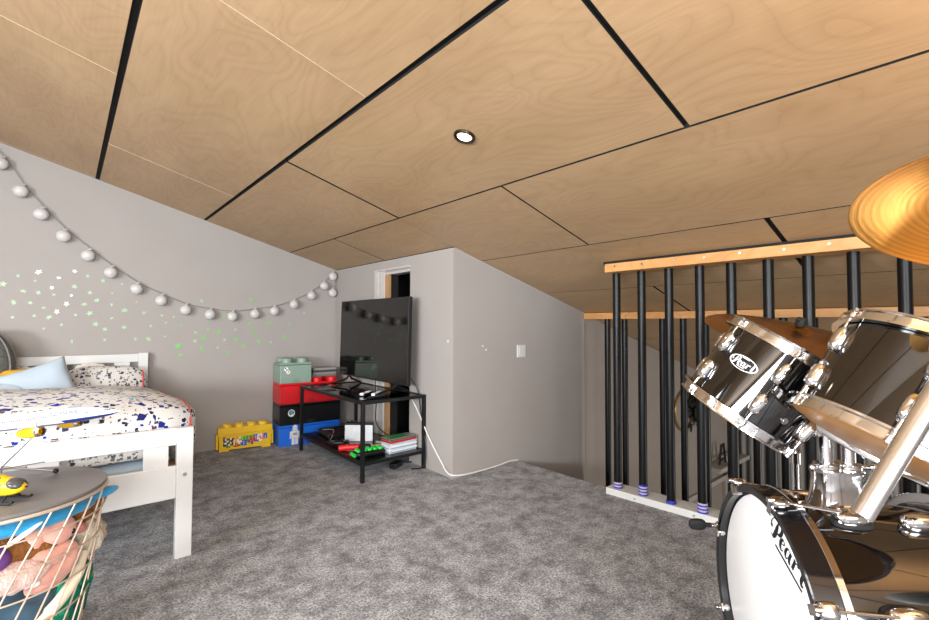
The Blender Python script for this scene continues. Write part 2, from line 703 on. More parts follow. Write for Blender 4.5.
# gable wall behind with its window opening; one solid wall per strip round each opening
bm = B()
for a, b in (((-3.1, -2.72, 0), (-2.1, -2.62, 2.0)), ((0.3, -2.72, 0), (8.0, -2.62, 2.2)), ((-2.1, -2.72, 0), (0.3, -2.62, 0.7)), ((-2.1, -2.72, 2.2), (0.3, -2.62, 2.5)), ((-3.1, -2.72, 2.0), (-2.1, -2.62, 2.06))):
    boxr(bm, a, b)
for a, b in (((2.86, -2.72, -2.3), (4.3, -2.62, 0)), ((6.5, -2.72, -2.3), (8, -2.62, 0)), ((4.3, -2.72, -2.3), (6.5, -2.62, -1.65)), ((4.3, -2.72, -0.15), (6.5, -2.62, 0))):
    boxr(bm, a, b)
ST(obj('wall_back', bm, m_wall, smooth=False))
bm = B()
for a, b in (((-3.16, -2.7, 0), (-3.06, 4.7, 0.95)), ((-3.16, -2.7, 1.60), (-3.06, 4.7, 1.80)), ((-3.16, -2.7, 0.95), (-3.06, -1.3, 1.60)), ((-3.16, 1.3, 0.95), (-3.06, 4.7, 1.60))):
    boxr(bm, a, b)
ST(obj('wall_knee', bm, m_wall, smooth=False))


def window(name, axis, at, a0, a1, z0, z1, bars):
    bm = B()

    def put(p, q):
        if axis == 'y':
            boxr(bm, (p[0], at - 0.04, p[1]), (q[0], at + 0.02, q[1]))
        else:
            boxr(bm, (at - 0.04, p[0], p[1]), (at + 0.02, q[0], q[1]))
    t = 0.06
    put((a0, z0), (a1, z0 + t))
    put((a0, z1 - t), (a1, z1))
    put((a0, z0), (a0 + t, z1))
    put((a1 - t, z0), (a1, z1))
    for k in range(1, bars):
        c = a0 + (a1 - a0) * k / bars
        put((c - 0.03, z0), (c + 0.03, z1))
    f = ST(obj(name, bm, m_white, smooth=False))
    return f


window('window_1', 'y', -2.66, -2.1, 0.3, 0.7, 2.2, 3)
window('window_2', 'x', -3.10, -1.3, 1.3, 0.95, 1.60, 3)
window('added_stair_window', 'y', -2.66, 4.3, 6.5, -1.65, -0.15, 2)  # added unseen window framing the stairwell fill light

# ceiling: dark backing board and the birch plywood sheets fixed below it
SL = math.atan(0.27755)
bm = B()
for (xa, xb) in ((-0.6, 8.0), (-3.1, -0.6)):
    za, zb = cz(xa), cz(xb)
    if xb <= -0.6:
        zb = 2.463
    vs = [bm.verts.new(p) for p in ((xa, -2.7, za + 0.020), (xb, -2.7, zb + 0.020), (xb, 4.72, zb + 0.020), (xa, 4.72, za + 0.020), (xa, -2.7, za + 0.12), (xb, -2.7, zb + 0.12), (xb, 4.72, zb + 0.12), (xa, 4.72, za + 0.12))]
    for f in ((0, 1, 2, 3), (4, 5, 6, 7), (0, 1, 5, 4), (1, 2, 6, 5), (2, 3, 7, 6), (3, 0, 4, 7)):
        bm.faces.new([vs[i] for i in f])
ceiling = ST(obj('ceiling', bm, m_backing, smooth=False))
# rows: x0, x1, gap at low-x side, gap at high-x side, joints along y, joint gap
XB = [-0.6, 0.166, 0.919, 1.675, 2.445, 3.22, 3.985, 4.75, 5.52, 6.29, 7.06, 7.85]
GX = [0.004, 0.027, 0.024, 0.011, 0.008, 0.006, 0.006, 0.006, 0.006, 0.006, 0.006, 0.004]
JY = [[-1.30, 0.65, 2.605, 4.56], [-0.28, 1.67, 3.625], [-1.23, 0.72, 2.617, 4.57], [-0.29, 1.66, 3.61], [-1.25, 0.70, 2.65], [-0.31, 1.64, 3.6]]
JG = [0.005, 0.006, 0.02, 0.012, 0.024, 0.016]


def panel(x0, x1, y0, y1, dark=False):
    bm = B()
    a = [(x0, y0), (x1, y0), (x1, y1), (x0, y1)]
    c = V(((x0 + x1) / 2, (y0 + y1) / 2, cz((x0 + x1) / 2)))
    lo = [bm.verts.new(V((x, y, cz(x))) - c) for x, y in a]
    hi = [bm.verts.new(V((x, y, cz(x) + 0.018)) - c) for x, y in a]
    bm.faces.new(lo)
    bm.faces.new(hi[::-1])
    for i in range(4):
        j = (i + 1) % 4
        f = bm.faces.new((lo[i], lo[j], hi[j], hi[i]))
        f.material_index = 2 if (dark or i in (1, 3)) else 1
    return obj('plywood_panel', bm, [m_ply, m_edge, m_backing], ceiling, smooth=False, loc=c)


for r in range(len(XB) - 1):
    js = JY[r] if r < len(JY) else [j + (0 if r % 2 else 1.0) for j in (-1.3, 0.65, 2.61)]
    gap = JG[r] if r < len(JG) else 0.006
    ymax = 4.598
    x0, x1 = XB[r] + GX[r] / 2, XB[r + 1] - GX[r + 1] / 2
    if XB[r] > 2.2:
        ymax = 2.633 if XB[r] < 3.7 else 2.655
    ys = [-2.62] + [j for j in js if j < ymax - 0.03] + [ymax]
    for k in range(len(ys) - 1):
        ya, yb = ys[k] + (gap / 2 if k else 0), ys[k + 1] - (gap / 2 if k < len(ys) - 2 else 0)
        if r == 3 and ya > 1.0 and yb > 2.64:
            # this row meets the hatch wall: full width up to it, then the strip in front of it
            if ya < 2.633:
                panel(x0, x1, ya, 2.633, True)
                panel(x0, 2.161, 2.634, yb, True)
            else:
                panel(x0, 2.161, ya, yb, True)
            continue
        panel(x0, x1, ya, yb, gap >= 0.01 or r > 5)
for k, (xa, xb) in enumerate(((-3.05, -2.26), (-2.25, -1.44), (-1.43, -0.61))):
    for (ya, yb) in ((-2.62, -0.9), (-0.89, 1.06), (1.07, 3.02), (3.03, 4.598)):
        panel(xa, xb, ya, yb)

# frame of the added, unseen roof window, put round its fill light
bm = B()
for (xa, xb, ya, yb) in ((-2.2, -2.13, 1.6, 3.0), (-1.37, -1.30, 1.6, 3.0), (-2.13, -1.37, 1.6, 1.67), (-2.13, -1.37, 2.93, 3.0)):
    vs = boxr(bm, (xa, ya, 0), (xb, yb, 0.06))
    for v in vs:
        v.co.z += cz(v.co.x) - 0.062
ST(obj('added_roof_window', bm, m_white, smooth=False))

# hatch doorway: trim, raw jamb, dark store behind
bm = B()
boxr(bm, (2.155, 3.60, 0), (2.165, 3.74, 1.60))
boxr(bm, (2.149, 3.70, 0), (2.156, 3.765, 1.60))
boxr(bm, (2.145, 3.19, 1.60), (2.165, 3.775, 1.615))
boxr(bm, (2.163, 3.20, 1.565), (2.262, 3.60, 1.585))
dr = ST(obj('door_1', bm, pm('jamb_paint', '#bdb8b3', 0.6), smooth=False, bevel=0.003))
bm = B()
boxr(bm, (2.166, 3.535, 0.003), (2.186, 3.60, 1.565))
obj('raw_jamb', bm, m_rawpine, dr, smooth=False)
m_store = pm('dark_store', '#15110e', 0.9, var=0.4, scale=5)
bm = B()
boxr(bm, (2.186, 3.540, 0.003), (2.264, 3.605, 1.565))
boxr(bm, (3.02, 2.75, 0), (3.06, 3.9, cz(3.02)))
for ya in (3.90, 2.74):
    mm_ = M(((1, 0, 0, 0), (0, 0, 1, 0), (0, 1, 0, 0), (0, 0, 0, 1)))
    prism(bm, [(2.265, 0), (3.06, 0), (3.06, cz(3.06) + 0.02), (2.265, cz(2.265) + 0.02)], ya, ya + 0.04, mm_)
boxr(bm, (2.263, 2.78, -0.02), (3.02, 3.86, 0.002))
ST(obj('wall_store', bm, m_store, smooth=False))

# ledge and panelling of the lower room, far curtain
bm = B()
boxr(bm, (6.55, 2.44, -0.82), (7.60, 2.66, -0.765))
boxr(bm, (6.55, 2.60, -1.06), (7.60, 2.66, -1.0))
boxr(bm, (4.6, 2.625, -1.12), (6.55, 2.66, -1.06))
for x in (6.55, 7.15, 7.54):
    boxr(bm, (x, 2.61, -2.3), (x + 0.06, 2.66, -1.0))
ST(obj('trim_1', bm, pm('grey_panel_paint', '#a8a29b', 0.6, var=0.03), smooth=False))
bm = B()
for x in range(60):
    a0, a1 = 2.6 - x * 0.06, 2.6 - (x + 1) * 0.06
    d0, d1 = (0.03, -0.03) if x % 2 else (-0.03, 0.03)
    vs = [bm.verts.new(p) for p in ((7.80 + d0, a0, -2.25), (7.80 + d1, a1, -2.25), (7.80 + d1, a1, 0.1), (7.80 + d0, a0, 0.1))]
    bm.faces.new(vs)
cu = obj('curtain', bm, pm('grey_curtain', '#8e8a86', 0.9, var=0.05), smooth=True, angle=80)
tagp(cu, 'grey pleated curtain on the far wall down the stairwell', 'curtain')
so = cu.modifiers.new('solid', 'SOLIDIFY')
so.thickness = 0.006

# ------------------------------------------------------------------ balustrade
bl = thing('balustrade', 'floor-to-ceiling balustrade of black poles between pine top beam and white bottom board', 'railing', (2.81, 1.75, 0))


def inv(o):
    return -V(o.location)


bm = B()
boxr(bm, (-0.105, -0.036, 1.470), (0.035, -2.40, 1.537))
vs = [v for v in bm.verts if v.co.z > 1.5]
for v in vs:
    v.co.z = cz(2.81 + v.co.x) - 0.020
beam = obj('top_beam', bm, m_pine, bl, smooth=False, bevel=0.003)
bm = B()
boxr(bm, (-0.092, -0.02, 1.50), (0.030, -2.40, 1.53))
for v in bm.verts:
    v.co.z = cz(2.81 + v.co.x) - (0.001 if v.co.z > 1.515 else 0.0195)
obj('black_strip', bm, m_backing, bl, smooth=False)  # black strip filling the gap above the beam
for k, y in enumerate((-0.06, -0.25, -0.45, -0.62, -0.80, -1.0, -1.18, -1.35)):
    bm = B()
    cyl(bm, (-0.107, y - 0.05, 1.506 - 0.004 * (k % 2)), (-0.100, y - 0.05, 1.506 - 0.004 * (k % 2)), 0.0065, seg=12)
    obj('screw', bm, m_steel, beam)
bm = B()
boxr(bm, (-0.055, 0.0, 0), (0.085, -2.40, 0.043))
bb = obj('bottom_board', bm, m_white, bl, smooth=False, bevel=0.003)
bb.rotation_euler = (0, 0, 0.05)
for y in (-0.2, -0.56, -0.93):
    bm = B()
    cyl(bm, (-0.057, y, 0.02), (-0.052, y, 0.02), 0.006, seg=12)
    obj('screw', bm, m_steel, bb)
m_pole = pm('black_pole', '#0a0a0b', 0.38, var=0.05, spec=0.28)
m_blue = pm('blue_tape', '#2a35a8', 0.6)
m_tapew = pm('white_tape', '#b9a9b4', 0.6)
POLE_Y = [1.69, 1.512, 1.333, 1.150, 0.980, 0.800, 0.626, 0.450, 0.275, 0.10, -0.08, -0.26, -0.44]
for k, y in enumerate(POLE_Y):
    bm = B()
    top = 1.472
    cyl(bm, (0, y - 1.75, 0.043), (0, y - 1.75, top), 0.0255, seg=24)
    p = obj('pole', bm, m_pole, bl)
    bm = B()
    n = (4, 7, 2, 6, 5, 4, 6, 3, 5, 4, 5, 4, 5)[k]
    for j in range(n):
        z0 = 0.044 + j * 0.0095
        mi = 0 if (j % 2 == 0 or n < 3) else 1
        cyl(bm, (0, y - 1.75, z0), (0, y - 1.75, z0 + 0.0095), 0.0285 - 0.001 * (j % 2), seg=24, mi=mi)
    obj('tape_wrap', bm, [m_blue, m_tapew], p)

b2 = thing('stair_balustrade', 'second row of black poles under a pine beam on the far side of the stairwell', 'railing', (3.83, 2.62, 0))
bm = B()
boxr(bm, (-0.035, 0.035, 1.178), (0.04, -4.6, 1.24))
for v in [v for v in bm.verts if v.co.z > 1.2]:
    v.co.z = cz(3.83 + v.co.x) - 0.006
beam2 = obj('top_beam', bm, m_pine, b2, smooth=False, bevel=0.003)
for y in (-0.1, -0.42, -0.62, -0.9, -1.2):
    bm = B()
    cyl(bm, (-0.037, y, 1.208), (-0.031, y, 1.208), 0.007, seg=12)
    obj('screw', bm, m_steel, beam2)
for k in range(19):
    y = 2.40 - 0.1745 * k
    bm = B()
    cyl(bm, (0, y - 2.62, -2.3), (0, y - 2.62, 1.18), 0.0265, seg=20)
    obj('pole', bm, m_pole, b2)

# wreath on a golden ring, and a little easel on the ledge below
wr = thing('wall_wreath', 'golden ring wreath with dark leaves hanging low in the stairwell', 'wreath', (5.95, 2.64, 0.0))
bm = B()
tube(bm, [(0.25 * cos(t * pi / 16), 0, 0.05 + 0.25 * sin(t * pi / 16)) for t in range(32)], 0.014, seg=8, closed=True)
obj('ring', bm, pm('gold_ring', '#9c7b45', 0.4, metal=0.6), wr)
bm = B()
for k in range(90):
    c = V((0.20 + rnd.gauss(0, 0.09), -0.05 + rnd.gauss(0, 0.03), 0.06 + rnd.gauss(0, 0.10)))
    rm = M.Rotation(rnd.uniform(0, 6.3), 3, 'X') @ M.Rotation(rnd.uniform(0, 6.3), 3, 'Z')
    blob(bm, c, (0.07, 0.03, 0.006), seg=8, ring=4, rot=rm)
obj('leaves', bm, pm('dark_leaves', '#0d100c', 0.7), wr)
ea = thing('picture_easel', 'small dark wooden easel frame standing on the stairwell ledge', 'easel', (6.80, 2.56, -0.765))
bm = B()
box(bm, (0, -0.02, 0.13), (0.03, 0.02, 0.28), M.Rotation(0.25, 3, 'Y'))
box(bm, (0.14, -0.02, 0.13), (0.03, 0.02, 0.28), M.Rotation(-0.25, 3, 'Y'))
box(bm, (0.07, -0.02, 0.06), (0.2, 0.02, 0.025))
obj('frame', bm, pm('dark_wood', '#17110d', 0.6), ea, smooth=False)
tagp(obj('paper_box', (lambda b_: (boxr(b_, (7.02, 2.48, -0.765), (7.30, 2.62, -0.70)), b_)[1])(B()), m_trimwhite, smooth=False, bevel=0.004), 'pale box lying on the stairwell ledge beside the easel', 'box')

# ------------------------------------------------------------------ ceiling light
def ceiling_light(x, y, label):
    mw = M.Translation((x, y, cz(x) - 0.002)) @ M.Rotation(SL, 4, 'Y')
    t = thing('ceiling_light', label, 'light', mw=mw)
    bm = B()
    lathe(bm, [(0.031, 0.004), (0.031, -0.004), (0.036, -0.009), (0.046, -0.0075), (0.048, -0.002), (0.048, 0.004)], 40, closed=True)
    obj('trim_ring', bm, pm('bronze_ring', '#4a3f33', 0.3, metal=0.9), t)
    bm = B()
    lathe(bm, [(0.031, -0.002), (0.024, -0.0005), (0, -0.0005)], 32)
    obj('lamp_lens', bm, pm('lit_lens', '#fff2dc', 0.5, emis=('#ffe9c8', 9)), t)
    l = bpy.data.lights.new('downlight', 'SPOT')
    l.energy, l.spot_size, l.spot_blend, l.color, l.shadow_soft_size = 10, R(110), 0.7, (1, 0.86, 0.68), 0.03
    lo = bpy.data.objects.new('downlight', l)
    COL.objects.link(lo)
    lo.location = (x, y, cz(x) - 0.02)
    lo.parent = None
    return t


ceiling_light(1.292, 1.502, 'small round recessed ceiling downlight, lit, in the birch panel')

# ------------------------------------------------------------------ light switch and wall patches
t = thing('light_switch', 'white rocker light switch on the grey stair wall', 'switch', (2.897, 2.635, 0.903))
bm = B()
box(bm, (0, -0.005, 0), (0.105, 0.010, 0.105))
obj('frame', bm, m_white, t, bevel=0.004)
bm = B()
box(bm, (0, -0.012, 0), (0.068, 0.006, 0.072), M.Rotation(0.05, 3, 'X'))
obj('rocker', bm, m_white, t, bevel=0.003)
bm = B()
blob(bm, (2.1625, 2.695, 0.998), (0.0012, 0.011, 0.011), seg=14, ring=8)
tagp(obj('filler_spot', bm, m_white), 'small white filler spot on the wall edge right of the television', 'mark')
for dx, dz in ((0, 0), (0.035, -0.03)):
    bm = B()
    blob(bm, (2.46 + dx, 2.6345, 0.957 + dz), (0.011, 0.001, 0.008), seg=12, ring=6)
    tagp(obj('filler_spot', bm, m_trimwhite), ('upper' if dz == 0 else 'lower') + ' pale filler spot on the stair wall left of the light switch', 'mark')

# ------------------------------------------------------------------ string lights
LAMPS = [(-0.37, 2.241), (-0.262, 2.065), (-0.151, 1.917), (-0.024, 1.772), (0.121, 1.641), (0.261, 1.521), (0.43, 1.401), (0.599, 1.314), (0.777, 1.24), (0.965, 1.204), (1.148, 1.189), (1.341, 1.216), (1.518, 1.247), (1.705, 1.316), (1.88, 1.412), (2.015, 1.517), (2.108, 1.622), (2.108, 1.45)]
sl = thing('string_lights', 'drooping string of round pale globe lights along the grey wall', 'string lights', (0.96, 4.55, 1.2))
bm = B()
top = [(-0.52, 0.03, 2.50)] + [(x + 0.022, 0.03, z + 0.052) for x, z in LAMPS[:-1]]
tube(bm, smoothpath([(p[0] - 0.96, p[1], p[2] - 1.2) for p in top], 6), 0.0032, seg=8)
tube(bm, [(LAMPS[-2][0] - 0.94, 0.03, 0.474), (LAMPS[-2][0] - 0.915, 0.02, 0.40), (LAMPS[-2][0] - 0.935, 0.02, 0.30)], 0.0045, seg=8)
obj('cord', bm, pm('grey_cord', '#8a8582', 0.8), sl)
m_globe = pm('frosted_globe', '#c4c1be', 0.3, var=0.02, spec=0.5)
m_globe2 = pm('frosted_globe_cap', '#cfccc8', 0.3)
for (x, z) in LAMPS:
    bm = B()
    blob(bm, (x - 0.96, 0, z - 1.2), (0.044, 0.036, 0.044), seg=24, ring=14)
    g_ = obj('globe', bm, m_globe, sl)
    bm = B()
    cyl(bm, (x - 0.955, 0.012, z - 1.2 + 0.042), (x - 0.94, 0.026, z - 1.2 + 0.056), 0.011, 0.008, seg=12)
    obj('socket', bm, m_globe2, g_)

# ------------------------------------------------------------------ star stickers
STARS = [(-0.337, 1.399), (-0.263, 1.462), (-0.155, 1.497), (-0.233, 1.354), (-0.172, 1.431), (-0.153, 1.345), (-0.043, 1.463), (0.047, 1.519), (0.125, 1.487), (0.218, 1.458), (-0.08, 1.386), (0.049, 1.402), (-0.067, 1.335), (0.032, 1.333), (0.005, 1.269), (-0.194, 1.271), (-0.281, 1.271), (-0.284, 1.164), (-0.171, 1.177), (-0.122, 1.235), (-0.048, 1.209), (-0.091, 1.167), (-0.117, 1.083), (-0.019, 1.111), (0.042, 0.985), (0.108, 1.269), (0.141, 1.359), (0.185, 1.302), (0.277, 1.363), (0.277, 1.27), (0.059, 1.187), (0.142, 1.201), (0.18, 1.118), (0.238, 1.076), (0.28, 1.165), (0.238, 0.994), (0.361, 1.092), (0.539, 1.104), (0.437, 0.997), (0.526, 0.996), (0.64, 1.015), (0.758, 1.108), (0.865, 1.046), (0.965, 1.071), (1.045, 1.049), (1.188, 1.07), (1.345, 1.047), (1.485, 1.128), (0.863, 0.973), (0.929, 0.999), (0.92, 0.901), (1.097, 0.979), (1.194, 0.981), (1.131, 0.862), (1.043, 0.909), (1.262, 0.92), (1.395, 0.959), (1.506, 0.947), (0.736, 0.931), (0.756, 0.853), (0.644, 1.129), (1.313, 1.127), (1.685, 1.127), (1.826, 1.235), (1.637, 0.995), (1.316, 1.349), (0.908, 1.325), (1.087, 1.194), (0.338, 1.439), (0.437, 1.298), (0.36, 1.23), (0.489, 1.211), (0.614, 1.191), (0.699, 1.181)]
GLINTS = {6, 7, 10, 13, 14, 20, 2}  # stars whose glint is put into the colour as white
m_star = pm('glow_star', '#a3c29a', 0.35, var=0.15, scale=40)
m_star2 = pm('glow_star_green', '#80c272', 0.35, var=0.12, scale=40)
m_star3 = pm('glow_star_glint', '#f2f5ee', 0.2, var=0.03)


def star_me(rad, mat):
    bm = B()
    pts = []
    for i in range(10):
        rr = rad if i % 2 == 0 else rad * 0.45
        pts.append((rr * sin(pi * i / 5), rr * cos(pi * i / 5)))
    prism(bm, pts, 0, 0.0018, M(((1, 0, 0, 0), (0, 0, -1, 0), (0, 1, 0, 0), (0, 0, 0, 1))))
    me = bpy.data.meshes.new('star')
    bmesh.ops.recalc_face_normals(bm, faces=bm.faces)
    bm.to_mesh(me)
    bm.free()
    me.materials.append(mat)
    return me


sm = [star_me(0.022, m_star), star_me(0.026, m_star2), star_me(0.021, m_star3)]
for k, (x, z) in enumerate(STARS):
    big = x > 0.72 and k % 3 != 0
    i = 2 if k in GLINTS else (1 if big else 0)
    o = bpy.data.objects.new('star_sticker', sm[i])
    COL.objects.link(o)
    o.location = (x, 4.5995, z)
    s = rnd.uniform(0.65, 1.2) * (1.15 if big else 1)
    o.scale = (s * rnd.uniform(0.6, 1.25), 1, s * rnd.uniform(0.55, 1))
    o.rotation_euler = (0, rnd.uniform(0, 6.3), 0)
    lb = ['little pale green star sticker on the grey wall under the string lights', 'bright green glow star sticker on the grey wall right of the bed', 'star sticker with painted white glint on the grey wall above the bed headboard'][i]
    tagp(o, lb, 'sticker', ['pale green star stickers', 'bright green star stickers', 'star stickers with painted glint'][i])

# ------------------------------------------------------------------ bed
bed = thing('bed', 'white lacquered wooden bed with slatted head and foot boards', 'bed', (0.0, 2.59, 0))
bm = B()
boxr(bm, (0.420, 0, 0), (0.490, 0.045, 0.618))
leg = obj('leg', bm, m_white, bed, smooth=False, bevel=0.004)
bm = B()
cyl(bm, (0.455, -0.002, 0.395), (0.455, 0.006, 0.395), 0.009, seg=14)
obj('bolt_cap', bm, m_steel, leg)
bm = B()
boxr(bm, (-0.57, 0, 0), (-0.50, 0.045, 0.618))
obj('leg', bm, m_white, bed, smooth=False, bevel=0.004)
bm = B()
boxr(bm, (-0.50, 0.004, 0.540), (0.42, 0.03, 0.622))
obj('foot_rail', bm, m_white, bed, smooth=False, bevel=0.004)
bm = B()
boxr(bm, (-0.50, 0.004, 0.288), (0.42, 0.03, 0.443))
obj('foot_rail', bm, m_white, bed, smooth=False, bevel=0.004)
for x in (-0.43, -0.103, 0.288):
    bm = B()
    boxr(bm, (x, 0.012, 0.43), (x + 0.1, 0.026, 0.55))
    obj('slat', bm, m_white, bed, smooth=False, bevel=0.003)
for s in (0.455, -0.55):
    bm = B()
    boxr(bm, (s, 0.045, 0.27), (s + 0.024, 1.945, 0.41))
    obj('side_rail', bm, m_white, bed, smooth=False, bevel=0.003)
bm = B()
for k in range(14):
    boxr(bm, (-0.52, 0.1 + k * 0.13, 0.388), (0.45, 0.18 + k * 0.13, 0.406))
obj('bed_base', bm, m_rawpine, bed, smooth=False)
# headboard
for x in (0.455, -0.56):
    bm = B()
    boxr(bm, (x, 1.945, 0), (x + 0.065, 1.99, 0.888))
    obj('leg', bm, m_white, bed, smooth=False, bevel=0.004)
bm = B()
boxr(bm, (-0.495, 1.950, 0.815), (0.455, 1.975, 0.880))
obj('head_rail', bm, m_white, bed, smooth=False, bevel=0.004)
bm = B()
boxr(bm, (-0.495, 1.950, 0.50), (0.455, 1.975, 0.70))
obj('head_rail', bm, m_white, bed, smooth=False, bevel=0.004)
for x in (-0.35, -0.08, 0.30):
    bm = B()
    boxr(bm, (x, 1.955, 0.69), (x + 0.1, 1.970, 0.82))
    obj('slat', bm, m_white, bed, smooth=False, bevel=0.003)

terr_chips = [(['#1b2fb0', '#20276b', '#2438a8', '#1f2a80', '#9cc4cf'], 20, 0.92), (['#23253a', '#3a3d60', '#5b3d4a', '#1d2f90'], 42, 0.68), (['#2a2a34', '#44405a', '#6a7d86'], 66, 0.60)]
m_terr = mat_terrazzo('terrazzo_cotton', '#d9d8d6', terr_chips, 1.0)
m_terr_small = mat_terrazzo('terrazzo_cotton_reverse', '#c9c5c0', [(['#23253a', '#2b3568', '#3a3a45', '#51556a'], 38, 0.85), (['#3c3c48', '#6a6660'], 60, 0.8)], 1.0)
m_sheet = pm('pale_blue_cotton', '#9fb0bd', 0.85, var=0.04, sheen=0.2)
bm = B()
blob(bm, (-0.045, 3.575, 0.553), (0.485, 0.945, 0.078), e=0.25, e2=0.18, seg=64, ring=14)
t_m = obj('mattress', bm, m_terr_small, angle=180)
tagp(t_m, 'mattress in a grey speckled sheet lying in the white bed', 'mattress')
bm = B()
blob(bm, (-0.045, 3.57, 0.440), (0.475, 0.935, 0.034), e=0.2, e2=0.5, seg=48, ring=8)
tagp(obj('mattress_pad', bm, m_sheet, angle=180), 'pale blue mattress pad under the speckled mattress', 'mattress pad')
# duvet: puffed cloth over the foot half of the bed
PIP = pm('red_piping', '#c8474a', 0.7)


def duvet_profile(y):
    """height of the top over the mattress, y measured 0 at the foot edge"""
    return None


dv = thing('duvet', 'puffy white duvet printed with blue and black terrazzo chips on the bed', 'duvet', (-0.05, 3.31, 0.553))
bm = B()
DX, DY, DZ = 0.60, 0.655, 0.125
blob(bm, (0, 0, 0.055), (DX, DY, DZ), e=0.28, e2=0.62, seg=72, ring=26)
for v in bm.verts:
    p = v.co
    q = p + V((5, 2, 1))
    rise = 0.05 * max(0, (DY - p.y) / (2 * DY))
    if p.z > 0.055:
        p.z += rise + 0.016 * noise.noise(q * 3.2) + 0.008 * noise.noise(q * 9)
        p.z -= 0.045 * max(0, (p.x - 0.15) / 0.45) ** 2
        p.z += 0.03 * max(0, (-0.0 - p.x) / 0.6)
    if p.z < 0.055 and p.x > 0.47:
        p.z -= 0.10 * (p.x - 0.47) / 0.13
    p.x += 0.012 * noise.noise(q * 5 + V((9, 0, 0)))
    p.y += 0.010 * noise.noise(q * 5 + V((0, 9, 0)))
dbody = obj('cover', bm, m_terr, dv, angle=180)
from mathutils.bvhtree import BVHTree
me = dbody.data
me.materials.append(m_terr_small)
for p in me.polygons:
    if p.center.x > 0.545:
        p.material_index = 1
bv = BVHTree.FromPolygons([v.co.copy() for v in me.vertices], [list(p.vertices) for p in me.polygons])
path = []
for k in range(25):
    a = R(-35 + k * 250 / 24) + pi
    d = V((0, cos(a), sin(a) * 0.4))
    hit = bv.ray_cast(V((0.545, 0, 0.07)) + d.normalized() * 2, -d.normalized())
    if hit[0]:
        path.append(hit[0])
bm = B()
tube(bm, path, 0.006, seg=8)
obj('piping', bm, PIP, dv)

# pillows and soft things at the head end
bm = B()
blob(bm, (0, 0, 0), (0.27, 0.10, 0.155), e=0.55, e2=0.7, seg=40, ring=20, rot=M.Rotation(-0.25, 3, 'X'), nz=0.01, ns=6)
pw = thing('pillow', 'grey-white terrazzo print pillow with red piping leaning on the headboard', 'pillow', (0.235, 4.38, 0.650))
po = obj('pillow_case', bm, m_terr_small, pw, angle=180)
bv = BVHTree.FromPolygons([v.co.copy() for v in po.data.vertices], [list(p.vertices) for p in po.data.polygons])
path = []
for k in range(32):
    a = 2 * pi * k / 32
    d = V((0, cos(a), sin(a)))
    hit = bv.ray_cast(V((0.228, 0, 0)) + d * 1.0, -d)
    if hit[0]:
        path.append(hit[0])
bm = B()
tube(bm, path, 0.006, seg=8, closed=True)
obj('piping', bm, PIP, pw)
# pale blue cushion standing on a corner
m_pblue = pm('ice_blue_cotton', '#aebdc9', 0.85, var=0.03, sheen=0.2)


def cushion(name, s, th, mat, pinch=0.18, seg=30, seed=0):
    bm = B()
    g = bmesh.ops.create_grid(bm, x_segments=seg, y_segments=seg, size=1)
    bot = bmesh.ops.duplicate(bm, geom=bm.verts[:] + bm.edges[:] + bm.faces[:])
    bv_ = {e for e in bot['geom'] if isinstance(e, bmesh.types.BMVert)}
    for v in bm.verts:
        x, y = v.co.x, v.co.y
        f = (1 - x ** 4) * (1 - y ** 4)
        f = max(0, f) ** 0.55
        n = noise.noise(V((x * 2 + seed, y * 2, seed))) * 0.15
        px = x * (1 - pinch * 0.5 * (1 - abs(y) ** 2) * abs(x))
        py = y * (1 - pinch * 0.5 * (1 - abs(x) ** 2) * abs(y))
        z = th * f * (1 + n)
        v.co = V((px * s[0], py * s[1], -z if v in bv_ else z))
    bmesh.ops.remove_doubles(bm, verts=bm.verts, dist=0.0008)
    return bm


bm = cushion('c', (0.215, 0.19), 0.06, None, seed=3)
o = obj('cushion', bm, m_pblue, angle=180)
tagp(o, 'pale blue cushion with one corner pointing up on the bed', 'cushion')
o.matrix_world = M.Translation((-0.135, 4.12, 0.665)) @ M.Rotation(R(68), 4, 'X') @ M.Rotation(R(20), 4, 'Z')
bm = cushion('c', (0.16, 0.14), 0.05, None, seed=8)
o = obj('cushion', bm, pm('blue_grey_cotton', '#aebbc5', 0.85, var=0.04), angle=180)
tagp(o, 'blue-grey cushion lying half hidden left of the pale blue cushion', 'cushion')
o.matrix_world = M.Translation((-0.33, 4.06, 0.655)) @ M.Rotation(R(40), 4, 'X') @ M.Rotation(R(-10), 4, 'Z')
bm = cushion('c', (0.13, 0.12), 0.055, None, seed=5)
o = obj('cushion', bm, pm('mustard_cotton', '#c99a2b', 0.85, var=0.06), angle=180)
tagp(o, 'mustard yellow cushion against the dark grey pouf on the bed', 'cushion')
o.matrix_world = M.Translation((-0.265, 4.24, 0.715)) @ M.Rotation(R(55), 4, 'X')
pf = thing('knit_pouf', 'dark grey knitted round cushion at the left end of the headboard', 'cushion', (-0.425, 4.36, 0.58))
bm = B()
blob(bm, (0, 0, 0.25), (0.18, 0.17, 0.255), seg=36, ring=20)
obj('pouf_body', bm, pm('dark_knit', '#6a6a67', 0.95, var=0.25, scale=60, bump=0.6, bscale=90), pf)
bm = B()
for k in range(12):
    a = 2 * pi * k / 12
    tube(bm, [(0.183 * cos(a) * cos(t), 0.173 * sin(a) * cos(t), 0.25 + 0.257 * sin(t)) for t in [R(-60 + 12.5 * i) for i in range(12)]], 0.006, seg=6)
obj('knit_rib', bm, pm('dark_knit_rib', '#7a7a76', 0.95, var=0.2, scale=80), pf)
